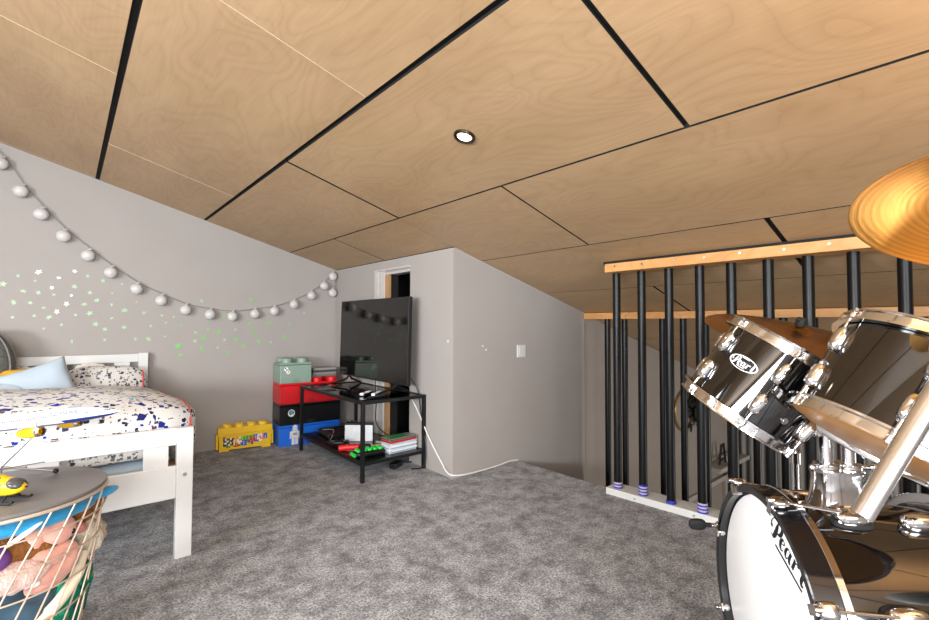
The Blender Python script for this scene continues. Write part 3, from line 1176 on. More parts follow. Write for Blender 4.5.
for x, s, w_ in ((-0.22, 0.8, 'behind the pale blue cushion'), (0.155, 1.0, 'in the gap above the terrazzo pillow')):
    t = B()
    for dx, r in ((-0.065, 0.028), (-0.028, 0.04), (0.018, 0.043), (0.06, 0.030)):
        blob(t, (dx * s, 0, 0), (r * s, 0.016, r * s), seg=16, ring=10)
    boxr(t, (-0.085 * s, -0.012, -0.12), (0.085 * s, 0.012, -0.002))
    o = obj('cloud_cushion', t, pm('cream_felt', '#dcd6cb', 0.95), angle=180)
    o.location = (x, 4.508, 0.785)
    tagp(o, 'small cream scalloped cloud cushion ' + w_ + ' at the headboard', 'cushion')

# ------------------------------------------------------------------ yellow brick box
def studs(bm, nx, ny, pitch, r, h, z, cx=0, cy=0, mi=0):
    for i in range(nx):
        for j in range(ny):
            x, y = cx + (i - (nx - 1) / 2) * pitch, cy + (j - (ny - 1) / 2) * pitch
            lathe(bm, [(r, z - 0.003), (r, z + h - 0.006), (r - 0.006, z + h), (0, z + h)], 24, m=M.Translation((x, y, 0)), mi=mi)


m_yel = pm('yellow_plastic', '#efc21c', 0.38, var=0.03, scale=10)
yb = thing('toy_brick_case', 'yellow studded toy brick carry case with colourful front picture by the grey wall', 'toy box', (1.030, 4.474, 0), R(-8.0))
L_, D_, Hh = 0.445, 0.105, 0.205
bm = B()
pts = [(0.012, 0.006), (L_ - 0.012, 0.006), (L_ - 0.012, D_), (0.012, D_)]
a = [bm.verts.new((x, y, 0.012)) for x, y in pts]
b_ = [bm.verts.new((x + (-0.006 if x < 0.1 else 0.006), y + (-0.004 if y < 0.05 else 0.004), 0.135)) for x, y in pts]
bm.faces.new(a[::-1])
bm.faces.new(b_)
for i in range(4):
    j = (i + 1) % 4
    bm.faces.new((a[i], a[j], b_[j], b_[i]))
for x in (0.03, L_ - 0.07):
    boxr(bm, (x - 0.02, 0.004, 0), (x + 0.06, D_, 0.014))
obj('case_body', bm, m_yel, yb, smooth=False, bevel=0.004)
bm = B()
boxr(bm, (-0.006, -0.006, 0.135), (L_ + 0.006, D_ + 0.008, 0.150))
boxr(bm, (0, 0, 0.150), (L_, D_ + 0.003, Hh))
lid = obj('case_lid', bm, m_yel, yb, smooth=False, bevel=0.004)
bm = B()
studs(bm, 4, 2, 0.098, 0.034, 0.026, Hh, L_ / 2, D_ / 2)
for v in bm.verts:
    v.co.y = D_ / 2 + (v.co.y - D_ / 2) * 0.56
obj('stud', bm, m_yel, lid)
for x in (-0.004, L_ + 0.004):
    bm = B()
    boxr(bm, (x - 0.009, 0.02, 0.02), (x + 0.009, D_ - 0.02, 0.15))
    obj('latch', bm, m_yel, yb, smooth=False, bevel=0.003)


def mat_print():
    m, nt, b = nodes('brick_print')
    tc = N(nt, 'ShaderNodeTexCoord')
    vo = N(nt, 'ShaderNodeTexVoronoi', distance='CHEBYCHEV')
    vo.inputs['Scale'].default_value = 38
    nt.links.new(tc.outputs['Object'], vo.inputs['Vector'])
    sep = N(nt, 'ShaderNodeSeparateColor')
    nt.links.new(vo.outputs['Color'], sep.inputs[0])
    rp = N(nt, 'ShaderNodeValToRGB')
    rp.color_ramp.interpolation = 'CONSTANT'
    cols = ['#20232a', '#c62a24', '#1f9a3c', '#1f56c4', '#e9e6de', '#e8a21d', '#6fbf3c', '#f2d21f']
    while len(rp.color_ramp.elements) < len(cols):
        rp.color_ramp.elements.new(0.5)
    for i, c in enumerate(cols):
        rp.color_ramp.elements[i].position = i / len(cols)
        rp.color_ramp.elements[i].color = lin(c)
    nt.links.new(sep.outputs[0], rp.inputs['Fac'])
    nt.links.new(rp.outputs[0], b.inputs['Base Color'])
    b.inputs['Roughness'].default_value = 0.4
    return m


bm = B()
rot = M.Rotation(R(-4.5), 4, 'X')
# picture strip: dark bricks at the left, rising rainbow of pieces to the right
cols = {'k': '#23262d', 'r': '#c62a24', 'g': '#1f9a3c', 'b': '#1f56c4', 'w': '#ece9e2', 'o': '#e8a21d', 'l': '#7cc043', 'p': '#e85a9a'}
pmats = [pm('print_' + k, c, 0.4) for k, c in cols.items()]
keys = list(cols)
rows = ['kwkkwkooowllggggggbbwwwpbb', 'kkwkkkwowollggggrrbbwrwpbb', 'kwkkwkwowwwbbbgrrrrrwwppbb', 'kkkwkkwrrwbbbbbrrrbbbww...', '..gg..rrrrbbbb..bb........']
for j, row in enumerate(rows):
    for i, ch in enumerate(row):
        if ch == '.':
            continue
        x = 0.048 + i * 0.0138 + 0.003 * sin(i * 3 + j)
        z = 0.105 - j * 0.0165 + i * 0.0006 + 0.002 * sin(i * 5 + j * 2)
        y = 0.0052 - (z - 0.012) / 0.123 * 0.004 - 0.0006
        box(bm, (x, y, z), (0.0138, 0.0016, 0.0165), M.Rotation(0.2 * sin(i * 7 + j * 4), 3, 'Y'), mi=keys.index(ch))
pr_ = obj('front_picture', bm, pmats, yb, smooth=False)
bm = B()
box(bm, (0.05, 0.0008, 0.122), (0.022, 0.0016, 0.014))
obj('red_mark', bm, pmats[1], yb, smooth=False)

# ------------------------------------------------------------------ stacked storage bricks
def storage_brick(label, col, mat, base, w, d, h, nx, ny, rot, keep=0):
    t = thing('storage_brick', label, 'storage box', base, rot, None)
    bm = B()
    boxr(bm, (0, 0, 0), (w, d, h - 0.022))
    obj('drawer_body', bm, mat, t, smooth=False, bevel=0.006)
    bm = B()
    boxr(bm, (0, 0, h - 0.019), (w, d, h))
    lid = obj('lid', bm, mat, t, smooth=False, bevel=0.005)
    # only the studs left uncovered by the brick above
    pt_ = w / nx
    for i in range(nx - keep, nx):
        for j in range(ny):
            bm = B()
            studs(bm, 1, 1, pt_, 0.36 * pt_, 0.040, h, (i + 0.5) * pt_, d / 2 + (j - (ny - 1) / 2) * pt_)
            obj('stud', bm, mat, lid)
    bm = B()
    # finger recess at the front foot, its shade painted as a half-round patch
    prism(bm, [(w / 2 + 0.042 * cos(a), 0.008 + 0.035 * sin(a)) for a in [pi * k / 16 for k in range(17)]], -0.0012, 0.002, M(((1, 0, 0, 0), (0, 0, 1, 0), (0, 1, 0, 0), (0, 0, 0, 1))))
    obj('notch_shade', bm, pm(col + '_shade', col, 0.5, var=0.0), t, smooth=False)
    return t


def disc(bm, x, z, r, y, mi=0, sx=1, sz=1):
    prism(bm, [(x + r * sx * cos(2 * pi * k / 20), z + r * sz * sin(2 * pi * k / 20)) for k in range(20)], y - 0.0008, y, M(((1, 0, 0, 0), (0, 0, 1, 0), (0, 1, 0, 0), (0, 0, 0, 1))), mi=mi)


ROT = R(-5)
mb_b = pm('blue_plastic', '#1f6fe0', 0.32, var=0.02)
mb_k = pm('black_plastic', '#0e0e10', 0.3, var=0.02)
mb_r = pm('red_plastic', '#d3161f', 0.32, var=0.02)
mb_g = pm('sage_plastic', '#84988a', 0.35, var=0.02)
BX, BY = 1.497, 4.308
HB = 0.191
s1 = storage_brick('blue toy storage brick with a white figure sticker, bottom of the stack', '#1757b8', mb_b, (BX, BY, 0), 0.570, 0.262, HB, 4, 2, ROT)
s2 = storage_brick('black toy storage brick with a round badge sticker, between blue and red bricks', '#060606', mb_k, (BX, BY, HB), 0.570, 0.262, HB, 4, 2, ROT)
s3 = storage_brick('red toy storage brick, third up in the stack, under the sage green one', '#a90f17', mb_r, (BX, BY, 2 * HB), 0.570, 0.262, HB, 4, 2, ROT, 2)
s4 = storage_brick('small sage green storage brick on top of the stack', '#75907c', mb_g, (BX, BY, 3 * HB), 0.285, 0.262, HB, 2, 2, ROT, 2)
stk_w = pm('sticker_white', '#e6e6e8', 0.4)
stk_k = pm('sticker_black', '#1a1a1c', 0.4)
stk_t = pm('sticker_teal', '#3aa6b8', 0.4)
stk_o = pm('sticker_orange', '#d98a4a', 0.4)
bm = B()
disc(bm, 0.052, 0.135, 0.019, -0.0006, 0)
disc(bm, 0.046, 0.142, 0.007, -0.0014, 1)
disc(bm, 0.059, 0.128, 0.007, -0.0014, 1)
disc(bm, 0.072, 0.105, 0.017, -0.0006, 0)
disc(bm, 0.072, 0.108, 0.009, -0.0014, 2)
obj('sticker', bm, [stk_w, stk_k, stk_o], s4, smooth=False)
bm = B()
disc(bm, 0.105, 0.11, 0.034, -0.0006, 0, 0.9, 1)
disc(bm, 0.105, 0.115, 0.022, -0.0014, 1)
disc(bm, 0.105, 0.118, 0.015, -0.0022, 2)
disc(bm, 0.112, 0.092, 0.010, -0.0022, 0)
obj('sticker', bm, [stk_w, stk_k, stk_t], s2, smooth=False)
# white toy robot figure sticker on the blue brick
bm = B()


def rect(x0, z0, x1, z1, mi=0, y=-0.0006):
    boxr(bm, (x0, y - 0.0008, z0), (x1, y, z1), mi=mi)


rect(0.118, 0.140, 0.162, 0.182)
rect(0.128, 0.182, 0.152, 0.190)
rect(0.108, 0.075, 0.172, 0.138)
rect(0.094, 0.080, 0.107, 0.132)
rect(0.173, 0.080, 0.186, 0.132)
rect(0.093, 0.066, 0.106, 0.079)
rect(0.174, 0.066, 0.187, 0.079)
rect(0.110, 0.010, 0.137, 0.074)
rect(0.143, 0.010, 0.170, 0.074)
rect(0.127, 0.158, 0.133, 0.166, 1, -0.0014)
rect(0.147, 0.158, 0.153, 0.166, 1, -0.0014)
rect(0.122, 0.095, 0.158, 0.118, 1, -0.0014)
obj('sticker', bm, [stk_w, pm('sticker_grey', '#9aa3ad', 0.5)], s1, smooth=False)

# thin board games lying on the red brick beside the sage one
d1 = V((cos(ROT), sin(ROT), 0))
d2 = V((-sin(ROT), cos(ROT), 0))
gc = ['#6b6a66', '#85837e', '#3f3f40', '#8f8d88']
zb = 3 * HB + 0.0405
for k in range(4):
    bm = B()
    boxr(bm, (-0.115, -0.095, 0), (0.115, 0.095, 0.020))
    o = obj('board_game_box', bm, pm('grey_card_%d' % k, gc[k], 0.5), smooth=False, bevel=0.002)
    p = V((BX, BY, 0)) + d1 * (0.435 + 0.004 * (k % 2)) + d2 * 0.168
    o.location = (p.x, p.y, zb + 0.0205 * k)
    o.rotation_euler = (0, 0, ROT + 0.02 * (k - 1))
    tagp(o, ['lowest flat grey box, resting on the red brick studs', 'second flat grey box up on the red brick', 'dark flat box, third up on the red brick', 'topmost flat grey box on the red brick beside the sage brick'][k], 'box', 'flat boxes on the red storage brick')

# ------------------------------------------------------------------ television stand
ts = thing('tv_stand', 'black steel and smoked glass television stand in the corner', 'tv stand', (1.605, 2.965, 0))
W, D = 0.558, 1.145
for x, y in ((0, 0), (W - 0.026, 0), (0, D - 0.026), (W - 0.026, D - 0.026)):
    bm = B()
    boxr(bm, (x, y, 0), (x + 0.026, y + 0.026, 0.572))
    obj('leg', bm, m_blackmetal, ts, smooth=False, bevel=0.002)
for z0, nm_ in ((0.548, 'top_frame'), (0.118, 'shelf_frame')):
    bm = B()
    for a, b in (((0.026, 0.002), (W - 0.026, 0.024)), ((0.026, D - 0.024), (W - 0.026, D - 0.002)), ((0.002, 0.026), (0.024, D - 0.026)), ((W - 0.024, 0.026), (W - 0.002, D - 0.026))):
        boxr(bm, (a[0], a[1], z0), (b[0], b[1], z0 + 0.024))
    obj(nm_, bm, m_blackmetal, ts, smooth=False)
bm = B()
boxr(bm, (0.024, 0.024, 0.560), (W - 0.024, D - 0.024, 0.567))
obj('glass_top', bm, m_glass, ts, smooth=False)
bm = B()
boxr(bm, (0.022, 0.022, 0.126), (W - 0.022, D - 0.022, 0.140))
obj('shelf', bm, pm('black_shelf', '#101012', 0.22, var=0.05), ts, smooth=False)

# ------------------------------------------------------------------ television
tvm = M.Translation((2.005, 3.585, 0.567)) @ M.Rotation(R(-90), 4, 'Z') @ M.Rotation(R(-1.2), 4, 'X')
tv = thing('television', 'big black flat screen television on the glass stand', 'television', mw=tvm)
bm = B()
boxr(bm, (-0.58, 0.0, 0.078), (0.58, 0.035, 0.775))
boxr(bm, (-0.40, 0.035, 0.15), (0.40, 0.065, 0.55))
obj('housing', bm, m_black, tv, smooth=False, bevel=0.004)
bm = B()
boxr(bm, (-0.573, -0.0015, 0.092), (0.573, 0.0005, 0.768))
obj('screen', bm, pm('dark_screen', '#0a0a0a', 0.05, var=0, spec=0.75), tv, smooth=False)
for sx in (-0.41, 0.41):
    bm = B()
    tube(bm, [(sx, 0.02, 0.085), (sx, -0.01, 0.05), (sx, -0.155, 0.012)], [0.011, 0.010, 0.008], seg=8)
    tube(bm, [(sx, 0.02, 0.085), (sx, 0.04, 0.05), (sx, 0.135, 0.012)], [0.011, 0.010, 0.008], seg=8)
    obj('foot', bm, m_black, tv)

# things on the stand
def gamepad(label, loc, rz, mat, group=None, tilt=0.0):
    t = thing('game_controller', label, 'game controller', mw=M.Translation(loc) @ M.Rotation(rz, 4, 'Z') @ M.Rotation(tilt, 4, 'X'), group=group)
    bm = B()
    blob(bm, (0, 0, 0.026), (0.062, 0.034, 0.018), e=0.7, seg=24, ring=12)
    for s in (-1, 1):
        tube(bm, [(s * 0.048, 0.0, 0.026), (s * 0.066, -0.03, 0.022), (s * 0.070, -0.062, 0.017)], [0.022, 0.019, 0.012], seg=12)
    obj('grip', bm, mat, t)
    for s in (-1, 1):
        bm = B()
        cyl(bm, (s * 0.024, -0.014, 0.038), (s * 0.024, -0.014, 0.050), 0.006, seg=12)
        lathe(bm, [(0, 0.048), (0.0105, 0.050), (0.0105, 0.054), (0, 0.055)], 16, m=M.Translation((s * 0.024, -0.014, 0)))
        obj('thumbstick', bm, m_rubber, t)
    bm = B()
    for a in range(4):
        blob(bm, (0.045 + 0.010 * cos(a * pi / 2), 0.008 + 0.010 * sin(a * pi / 2), 0.042), (0.0042, 0.0042, 0.004), seg=10, ring=6)
    box(bm, (-0.045, 0.008, 0.042), (0.022, 0.007, 0.006))
    box(bm, (-0.045, 0.008, 0.042), (0.007, 0.022, 0.006))
    obj('button', bm, pm('pad_button', '#7a7a80', 0.4), t)
    return t


SH = 0.1405
gamepad('black game controller at the front left edge of the stand shelf', (1.70, 3.52, SH), R(150), m_black)
gamepad('black game controller leaning at the back of the stand shelf', (2.00, 3.90, SH + 0.045), R(200), m_black)
t = thing('game_console', 'flat black game console lying at the left of the stand shelf', 'game console', (1.86, 3.90, SH), R(84))
bm = B()
boxr(bm, (-0.14, -0.125, 0.006), (0.14, 0.125, 0.042))
obj('casing', bm, m_black, t, smooth=False, bevel=0.006)
bm = B()
boxr(bm, (-0.13, -0.115, 0), (0.13, 0.115, 0.006))
boxr(bm, (-0.138, -0.127, 0.022), (0.138, -0.1249, 0.026))
obj('seam', bm, m_rubber, t, smooth=False)
t = thing('console_dock', 'white and black upright console dock on the stand shelf', 'console dock', (1.905, 3.565, SH), R(-42))
bm = B()
boxr(bm, (-0.118, -0.024, 0), (0.118, -0.016, 0.135))
obj('front_shell', bm, pm('white_plastic', '#e4e8ea', 0.35), t, smooth=False, bevel=0.004)
bm = B()
boxr(bm, (-0.115, -0.016, 0), (0.115, 0.006, 0.125))
boxr(bm, (-0.118, 0.006, 0), (0.118, 0.024, 0.150))
boxr(bm, (-0.119, -0.022, 0.136), (0.119, 0.024, 0.150))
obj('back_shell', bm, m_black, t, smooth=False, bevel=0.003)
m_rc = pm('bright_red_plastic', '#e02628', 0.35)
m_gc = pm('bright_green_plastic', '#23d24a', 0.35)
t = thing('toy_controller', 'red and black handheld controller lying on the stand shelf', 'game controller', (1.70, 3.32, SH), R(-35))
bm = B()
tube(bm, smoothpath([(-0.09, -0.01, 0.022), (-0.04, 0.004, 0.026), (0.03, 0.006, 0.028), (0.10, 0.0, 0.03)], 4), [0.02] + [0.024] * 11 + [0.02], seg=14)
obj('grip', bm, m_rc, t)
bm = B()
blob(bm, (0.11, -0.01, 0.03), (0.05, 0.028, 0.026), e=0.6, seg=20, ring=10)
obj('end_cap', bm, m_black, t)
bm = B()
for k in range(3):
    cyl(bm, (-0.05 + k * 0.04, -0.004, 0.046), (-0.05 + k * 0.04, -0.004, 0.054), 0.007, seg=12)
obj('button', bm, m_black, t)
t = thing('toy_guitar_controller', 'black controller with rows of bright green buttons at the shelf corner', 'game controller', (1.735, 3.13, SH), R(-6))
bm = B()
blob(bm, (0.02, 0, 0.022), (0.125, 0.06, 0.021), e=0.6, e2=0.6, seg=28, ring=12)
obj('casing', bm, m_black, t)
bm = B()
for k in range(5):
    for j in range(2):
        blob(bm, (-0.07 + k * 0.042, -0.022 + j * 0.038, 0.046), (0.018, 0.014, 0.012), e=0.7, seg=14, ring=8)
obj('button', bm, m_gc, t)
bm = B()
tube(bm, [(-0.105, -0.035, 0.02), (-0.11, 0, 0.024), (-0.105, 0.035, 0.02)], 0.014, seg=10)
obj('green_edge', bm, m_gc, t)
# game cases
cc = [('#dfe5ea', 'white'), ('#c9d6e2', 'pale blue'), ('#e7eaec', 'white'), ('#ccd7e0', 'pale blue'), ('#dadfe4', 'white'), ('#d22a2a', 'red'), ('#7d8380', 'grey and green')]
for k, (c, nm_) in enumerate(cc):
    t = thing('game_case', '', 'game case', (2.005 + 0.004 * sin(k * 2), 3.105 + 0.005 * cos(k * 3), SH + k * 0.0155), R(2 + 3 * sin(k * 1.7)), 'game cases stacked on the shelf')
    t['label'] = ['lowest white case of the game case stack on the shelf', 'pale blue game case second from the bottom of the stack', 'white game case third from the bottom of the stack', 'pale blue game case in the middle of the stack', 'white game case just under the red one', 'red game case second from the top of the stack', 'grey game case with green cover on top of the stack'][k]
    bm = B()
    boxr(bm, (-0.125, -0.062, 0), (0.125, 0.062, 0.0152))
    obj('case', bm, pm('case_%d' % k, c, 0.3), t, smooth=False, bevel=0.002)
    bm = B()
    boxr(bm, (-0.118, -0.0632, 0.004), (0.118, -0.0618, 0.0112))
    boxr(bm, (-0.1262, -0.058, 0.004), (-0.1248, 0.058, 0.0112))
    obj('spine_insert', bm, pm('spine_%d' % k, ['#9aa7b4', '#f0f2f4', '#8d9cb0', '#e9edf0', '#aab4c0', '#a81a1a', '#3f4542'][k], 0.4), t, smooth=False)
    if k == 6:
        bm = B()
        boxr(bm, (-0.10, -0.052, 0.0152), (0.05, 0.052, 0.0160))
        obj('cover_picture', bm, pm('cover_green', '#3f8a45', 0.3), t, smooth=False)
# black and white handhelds on the glass
for k, (x, y) in enumerate(((1.80, 3.27), (1.86, 3.20))):
    t = thing('handheld_console', ['white and black handheld lying on the glass top, left of two', 'white and black handheld lying on the glass top, right of two'][k], 'handheld', (x, y, 0.5675), R(36), 'handhelds on the glass top')
    bm = B()
    boxr(bm, (-0.075, -0.024, 0), (0.075, 0.024, 0.020))
    obj('casing', bm, m_black, t, smooth=False, bevel=0.006)
    bm = B()
    boxr(bm, (-0.078, -0.016, 0.006), (-0.010, 0.016, 0.026))
    boxr(bm, (0.012, -0.016, 0.006), (0.078, 0.016, 0.026))
    obj('white_cover', bm, pm('white_plastic_b', '#eceef0', 0.35), t, smooth=False, bevel=0.005)
t = thing('remote_control', 'slim black remote control beside the handhelds on the glass', 'remote control', (1.80, 3.10, 0.5675), R(14))
bm = B()
boxr(bm, (-0.09, -0.018, 0), (0.09, 0.018, 0.014))
obj('casing', bm, m_black, t, smooth=False, bevel=0.004)
bm = B()
for i in range(7):
    for j in range(2):
        box(bm, (-0.07 + i * 0.022, -0.008 + j * 0.016, 0.0148), (0.008, 0.007, 0.003))
obj('button', bm, pm('grey_rubber', '#55575a', 0.6), t, smooth=False)
# cables
def cable(label, pts, r, mat, cat='cable', name='cable'):
    bm = B()
    tube(bm, smoothpath(pts, 7), r, seg=8)
    return tagp(obj(name, bm, mat), label, cat)


m_wc = pm('white_cable', '#e8e6e2', 0.5)
cable('white cable running down and along the foot of the stair wall', [(2.155, 3.16, 0.52), (2.150, 3.05, 0.42), (2.150, 2.90, 0.24), (2.152, 2.76, 0.10), (2.145, 2.66, 0.035), (2.22, 2.615, 0.02), (2.42, 2.615, 0.012), (2.62, 2.622, 0.012), (2.74, 2.622, 0.022), (2.85, 2.622, 0.012)], 0.0055, m_wc)
cable('black cable hanging behind the right end of the television stand', [(2.10, 3.10, 0.70), (2.14, 3.05, 0.60), (2.185 - 0.03, 2.975 + 0.05, 0.42), (2.150, 2.955, 0.2), (2.13, 2.945, 0.03), (2.05, 3.0, 0.008)], 0.005, m_black)
cable('black cable drooping from the television to the shelf', [(2.08, 3.62, 0.66), (2.085, 3.60, 0.45), (2.03, 3.50, 0.28), (2.06, 3.36, 0.20), (2.11, 3.26, 0.18), (2.12, 3.2, 0.148)], 0.0045, m_black)
cable('grey cable looped over the black console on the shelf', [(1.75, 3.95, SH + 0.048), (1.80, 3.84, SH + 0.058), (1.74, 3.74, SH + 0.020), (1.70, 3.68, SH + 0.006), (1.80, 3.62, SH + 0.006), (1.76, 3.56, SH + 0.006)], 0.004, pm('grey_cable', '#8b8985', 0.5))
cable('cream cable heaped beside the game cases on the shelf', [(1.86, 3.34, SH + 0.006), (1.93, 3.27, SH + 0.02), (2.02, 3.30, SH + 0.008), (1.95, 3.36, SH + 0.022), (2.05, 3.38, SH + 0.006), (2.08, 3.28, SH + 0.008)], 0.006, pm('cream_cable', '#cfc39a', 0.5))
t = thing('power_adapter', 'black power adapter lying on the carpet under the stand', 'power adapter', (2.0, 3.14, 0), R(30))
bm = B()
boxr(bm, (-0.06, -0.03, 0), (0.06, 0.03, 0.04))
obj('casing', bm, m_black, t, smooth=False, bevel=0.006)
bm = B()
tube(bm, smoothpath([(0.06, 0, 0.02), (0.10, 0.01, 0.012), (0.14, -0.05, 0.006), (0.17, -0.10, 0.006)], 5), 0.004)
obj('lead', bm, m_black, t)
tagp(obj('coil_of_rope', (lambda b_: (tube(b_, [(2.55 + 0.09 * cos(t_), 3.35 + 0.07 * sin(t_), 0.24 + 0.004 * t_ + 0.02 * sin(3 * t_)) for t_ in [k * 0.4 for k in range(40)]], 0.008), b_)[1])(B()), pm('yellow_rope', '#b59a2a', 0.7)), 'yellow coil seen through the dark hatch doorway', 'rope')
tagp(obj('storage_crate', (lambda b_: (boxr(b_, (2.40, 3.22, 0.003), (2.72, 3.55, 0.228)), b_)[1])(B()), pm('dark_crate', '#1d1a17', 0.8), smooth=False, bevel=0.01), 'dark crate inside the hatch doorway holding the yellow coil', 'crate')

# ------------------------------------------------------------------ wire basket table with soft toys
BC = V((-0.152, 2.137, 0))
m_wire = pm('cream_wire', '#cdb8a4', 0.4, metal=0.3, var=0.05)
bk = thing('wire_basket_table', 'round wire basket table with grey lid, filled with soft toys, in front of the bed', 'basket', BC)


def br(z):
    return 0.203 + 0.079 * (z / 0.56)


bm = B()
for k in range(26):
    a0 = R(-60.8 + k * 360 / 26)
    pts = []
    for j in range(9):
        z = 0.556 - 0.55 * j / 8
        a = a0 - R(92) * (0.556 - z)
        pts.append((br(z) * cos(a), br(z) * sin(a), z))
    tube(bm, pts, 0.0026, seg=6)
obj('twisted_wires', bm, m_wire, bk)
bm = B()
for z in (0.488, 0.397, 0.306, 0.21, 0.11, 0.004):
    tube(bm, [((br(z) + 0.004) * cos(t * pi / 32), (br(z) + 0.004) * sin(t * pi / 32), z) for t in range(64)], 0.0026, seg=6, closed=True)
obj('ring_wires', bm, m_wire, bk)
bm = B()
tube(bm, [(0.2815 * cos(t * pi / 32), 0.2815 * sin(t * pi / 32), 0.556) for t in range(64)], 0.0058, seg=8, closed=True)
obj('rim', bm, m_wire, bk)
bm = B()
lathe(bm, [(0, 0.562), (0.279, 0.562), (0.2815, 0.564), (0.2815, 0.570), (0.279, 0.5725), (0, 0.5725)], 96)
obj('lid', bm, pm('grey_lid', '#6f6c6b', 0.45, var=0.03, scale=6), bk)


def bx(dx, dy, z):
    return (BC.x + dx, BC.y + dy, z)


def plush(name, label, cat, mat, parts, mats=None):
    pass


m_blueplush = pm('turquoise_plush', '#1787b5', 0.9, var=0.12, scale=14, bump=0.3, bscale=60, sheen=0.3)
m_brown = pm('brown_fur', '#8a5523', 0.95, var=0.35, scale=45, bump=0.8, bscale=120)
m_pink = pm('pink_plush', '#d79c8b', 0.9, var=0.07, scale=30, bump=0.15, bscale=120, sheen=0.3)
m_palepink = pm('pale_pink_fur', '#e0b9ad', 0.95, var=0.12, scale=60, bump=0.7, bscale=140, sheen=0.3)
m_cream = pm('cream_fur', '#c9bda9', 0.95, var=0.15, scale=50, bump=0.8, bscale=130)
m_teal = pm('dark_teal_velour', '#2f4f62', 0.8, var=0.18, scale=18, bump=0.3, bscale=30, sheen=0.3)
m_purple = pm('purple_plush', '#6b3f86', 0.9, var=0.15)
m_green = mat_terrazzo('green_floral_cloth', '#127a5c', [(['#c9344f', '#e0b53a', '#e7e1d2', '#c77bb4', '#2d57a8'], 40, 0.9), (['#0e4d3d', '#1fa27a'], 60, 0.8)], 1.0)
m_ivory = pm('ivory_cloth', '#dfd3b9', 0.85, var=0.05)
m_eye = pm('black_eye', '#0a0a0a', 0.15)
m_wht = pm('white_spot', '#e8e6e4', 0.6)

# turquoise shark-like flat toy lying right under the lid, its tip poking through the wires
t = thing('soft_toy', 'turquoise flat soft toy squeezed under the basket lid, tip poking out', 'soft toy', bx(0, 0, 0.50))
bm = B()
blob(bm, (0, 0, 0.008), (0.255, 0.235, 0.042), e=0.9, e2=0.9, seg=44, ring=14, nz=0.012, ns=12, seed=2)
blob(bm, (0.245, -0.045, 0.022), (0.085, 0.032, 0.018), e=1.0, seg=20, ring=10, rot=M.Rotation(0.55, 3, 'Z'), nz=0.006, ns=20)
obj('body', bm, m_blueplush, t, angle=180)
bm = B()
blob(bm, (0.075, -0.232, -0.005), (0.050, 0.014, 0.006), seg=16, ring=8, rot=M.Rotation(0.35, 3, 'Z') @ M.Rotation(-0.5, 3, 'Y'))
obj('white_belly_patch', bm, m_wht, t)
# brown bear
t = thing('teddy_bear', 'brown furry teddy bear behind the pink flamingo in the basket', 'soft toy', bx(0.0, 0.0, 0.40))
bm = B()
blob(bm, (0.02, -0.085, 0.030), (0.15, 0.125, 0.058), seg=40, ring=20, nz=0.022, ns=22, seed=4)
blob(bm, (0.185, 0.02, 0.075), (0.085, 0.085, 0.070), seg=36, ring=18, nz=0.024, ns=30, seed=5)
obj('body', bm, m_brown, t, angle=180)
# flamingo: round head, S neck and bill
t = thing('flamingo_plush', 'pink flamingo soft toy curled against the basket wires', 'soft toy', bx(0.14, -0.14, 0.40))
bm = B()
blob(bm, (0.0, 0.004, 0.058), (0.056, 0.052, 0.047), seg=28, ring=16)
tube(bm, smoothpath([(-0.01, 0.0, 0.065), (-0.045, -0.022, 0.045), (-0.046, -0.028, 0.008), (-0.01, -0.022, -0.012), (0.030, 0.010, -0.014), (0.034, 0.016, -0.044), (0.0, -0.014, -0.068), (-0.05, -0.03, -0.062)], 6), [0.030] * 38 + [0.033] * 5, seg=18)
obj('body', bm, m_pink, t, angle=180)
bm = B()
blob(bm, (0.062, 0.045, 0.036), (0.026, 0.018, 0.017), seg=18, ring=10, rot=M.Rotation(0.6, 3, 'Z') @ M.Rotation(0.6, 3, 'Y'))
obj('bill', bm, pm('salmon_plush', '#bd786c', 0.9), t, angle=180)
bm = B()
blob(bm, (0.047, -0.020, 0.050), (0.007, 0.006, 0.009), seg=12, ring=8)
obj('eye', bm, m_eye, t)
# pale pink fluffy toy
t = thing('soft_toy', 'pale pink fluffy soft toy in the middle of the basket', 'soft toy', bx(0.0, -0.10, 0.33))
bm = B()
blob(bm, (0.045, -0.085, 0.035), (0.105, 0.060, 0.048), seg=44, ring=22, nz=0.010, ns=46, seed=9, rot=M.Rotation(0.35, 3, 'Z'))
obj('body', bm, m_palepink, t, angle=180)
bm = B()
tube(bm, smoothpath([(0.085, -0.075, -0.015), (0.13, -0.055, -0.025), (0.17, -0.015, -0.005), (0.19, 0.025, 0.02)], 5), [0.024] * 12 + [0.016] * 4, seg=12)
obj('leg', bm, m_pink, t)
bm = B()
blob(bm, (0.100, -0.102, 0.000), (0.015, 0.010, 0.011), seg=12, ring=8)
blob(bm, (0.083, -0.112, 0.004), (0.010, 0.008, 0.008), seg=12, ring=8)
obj('white_paw', bm, m_wht, t)
t = thing('soft_toy', 'small purple soft toy at the left of the basket', 'soft toy', bx(-0.04, -0.14, 0.45))
bm = B()
blob(bm, (0.045, -0.075, -0.015), (0.040, 0.040, 0.038), seg=24, ring=12, nz=0.012, ns=18)
obj('body', bm, m_purple, t, angle=180)
t = thing('soft_toy', 'cream shaggy soft toy bulging out at the right of the basket', 'soft toy', bx(0.19, 0.03, 0.33))
bm = B()
blob(bm, (0.030, 0.0, 0.035), (0.062, 0.085, 0.075), seg=36, ring=20, nz=0.020, ns=36, seed=11)
obj('body', bm, m_cream, t, angle=180)
t = thing('folded_cloth', 'dark teal blue velour garment at the lower left of the basket', 'cloth', bx(0, 0, 0.005))
bm = B()
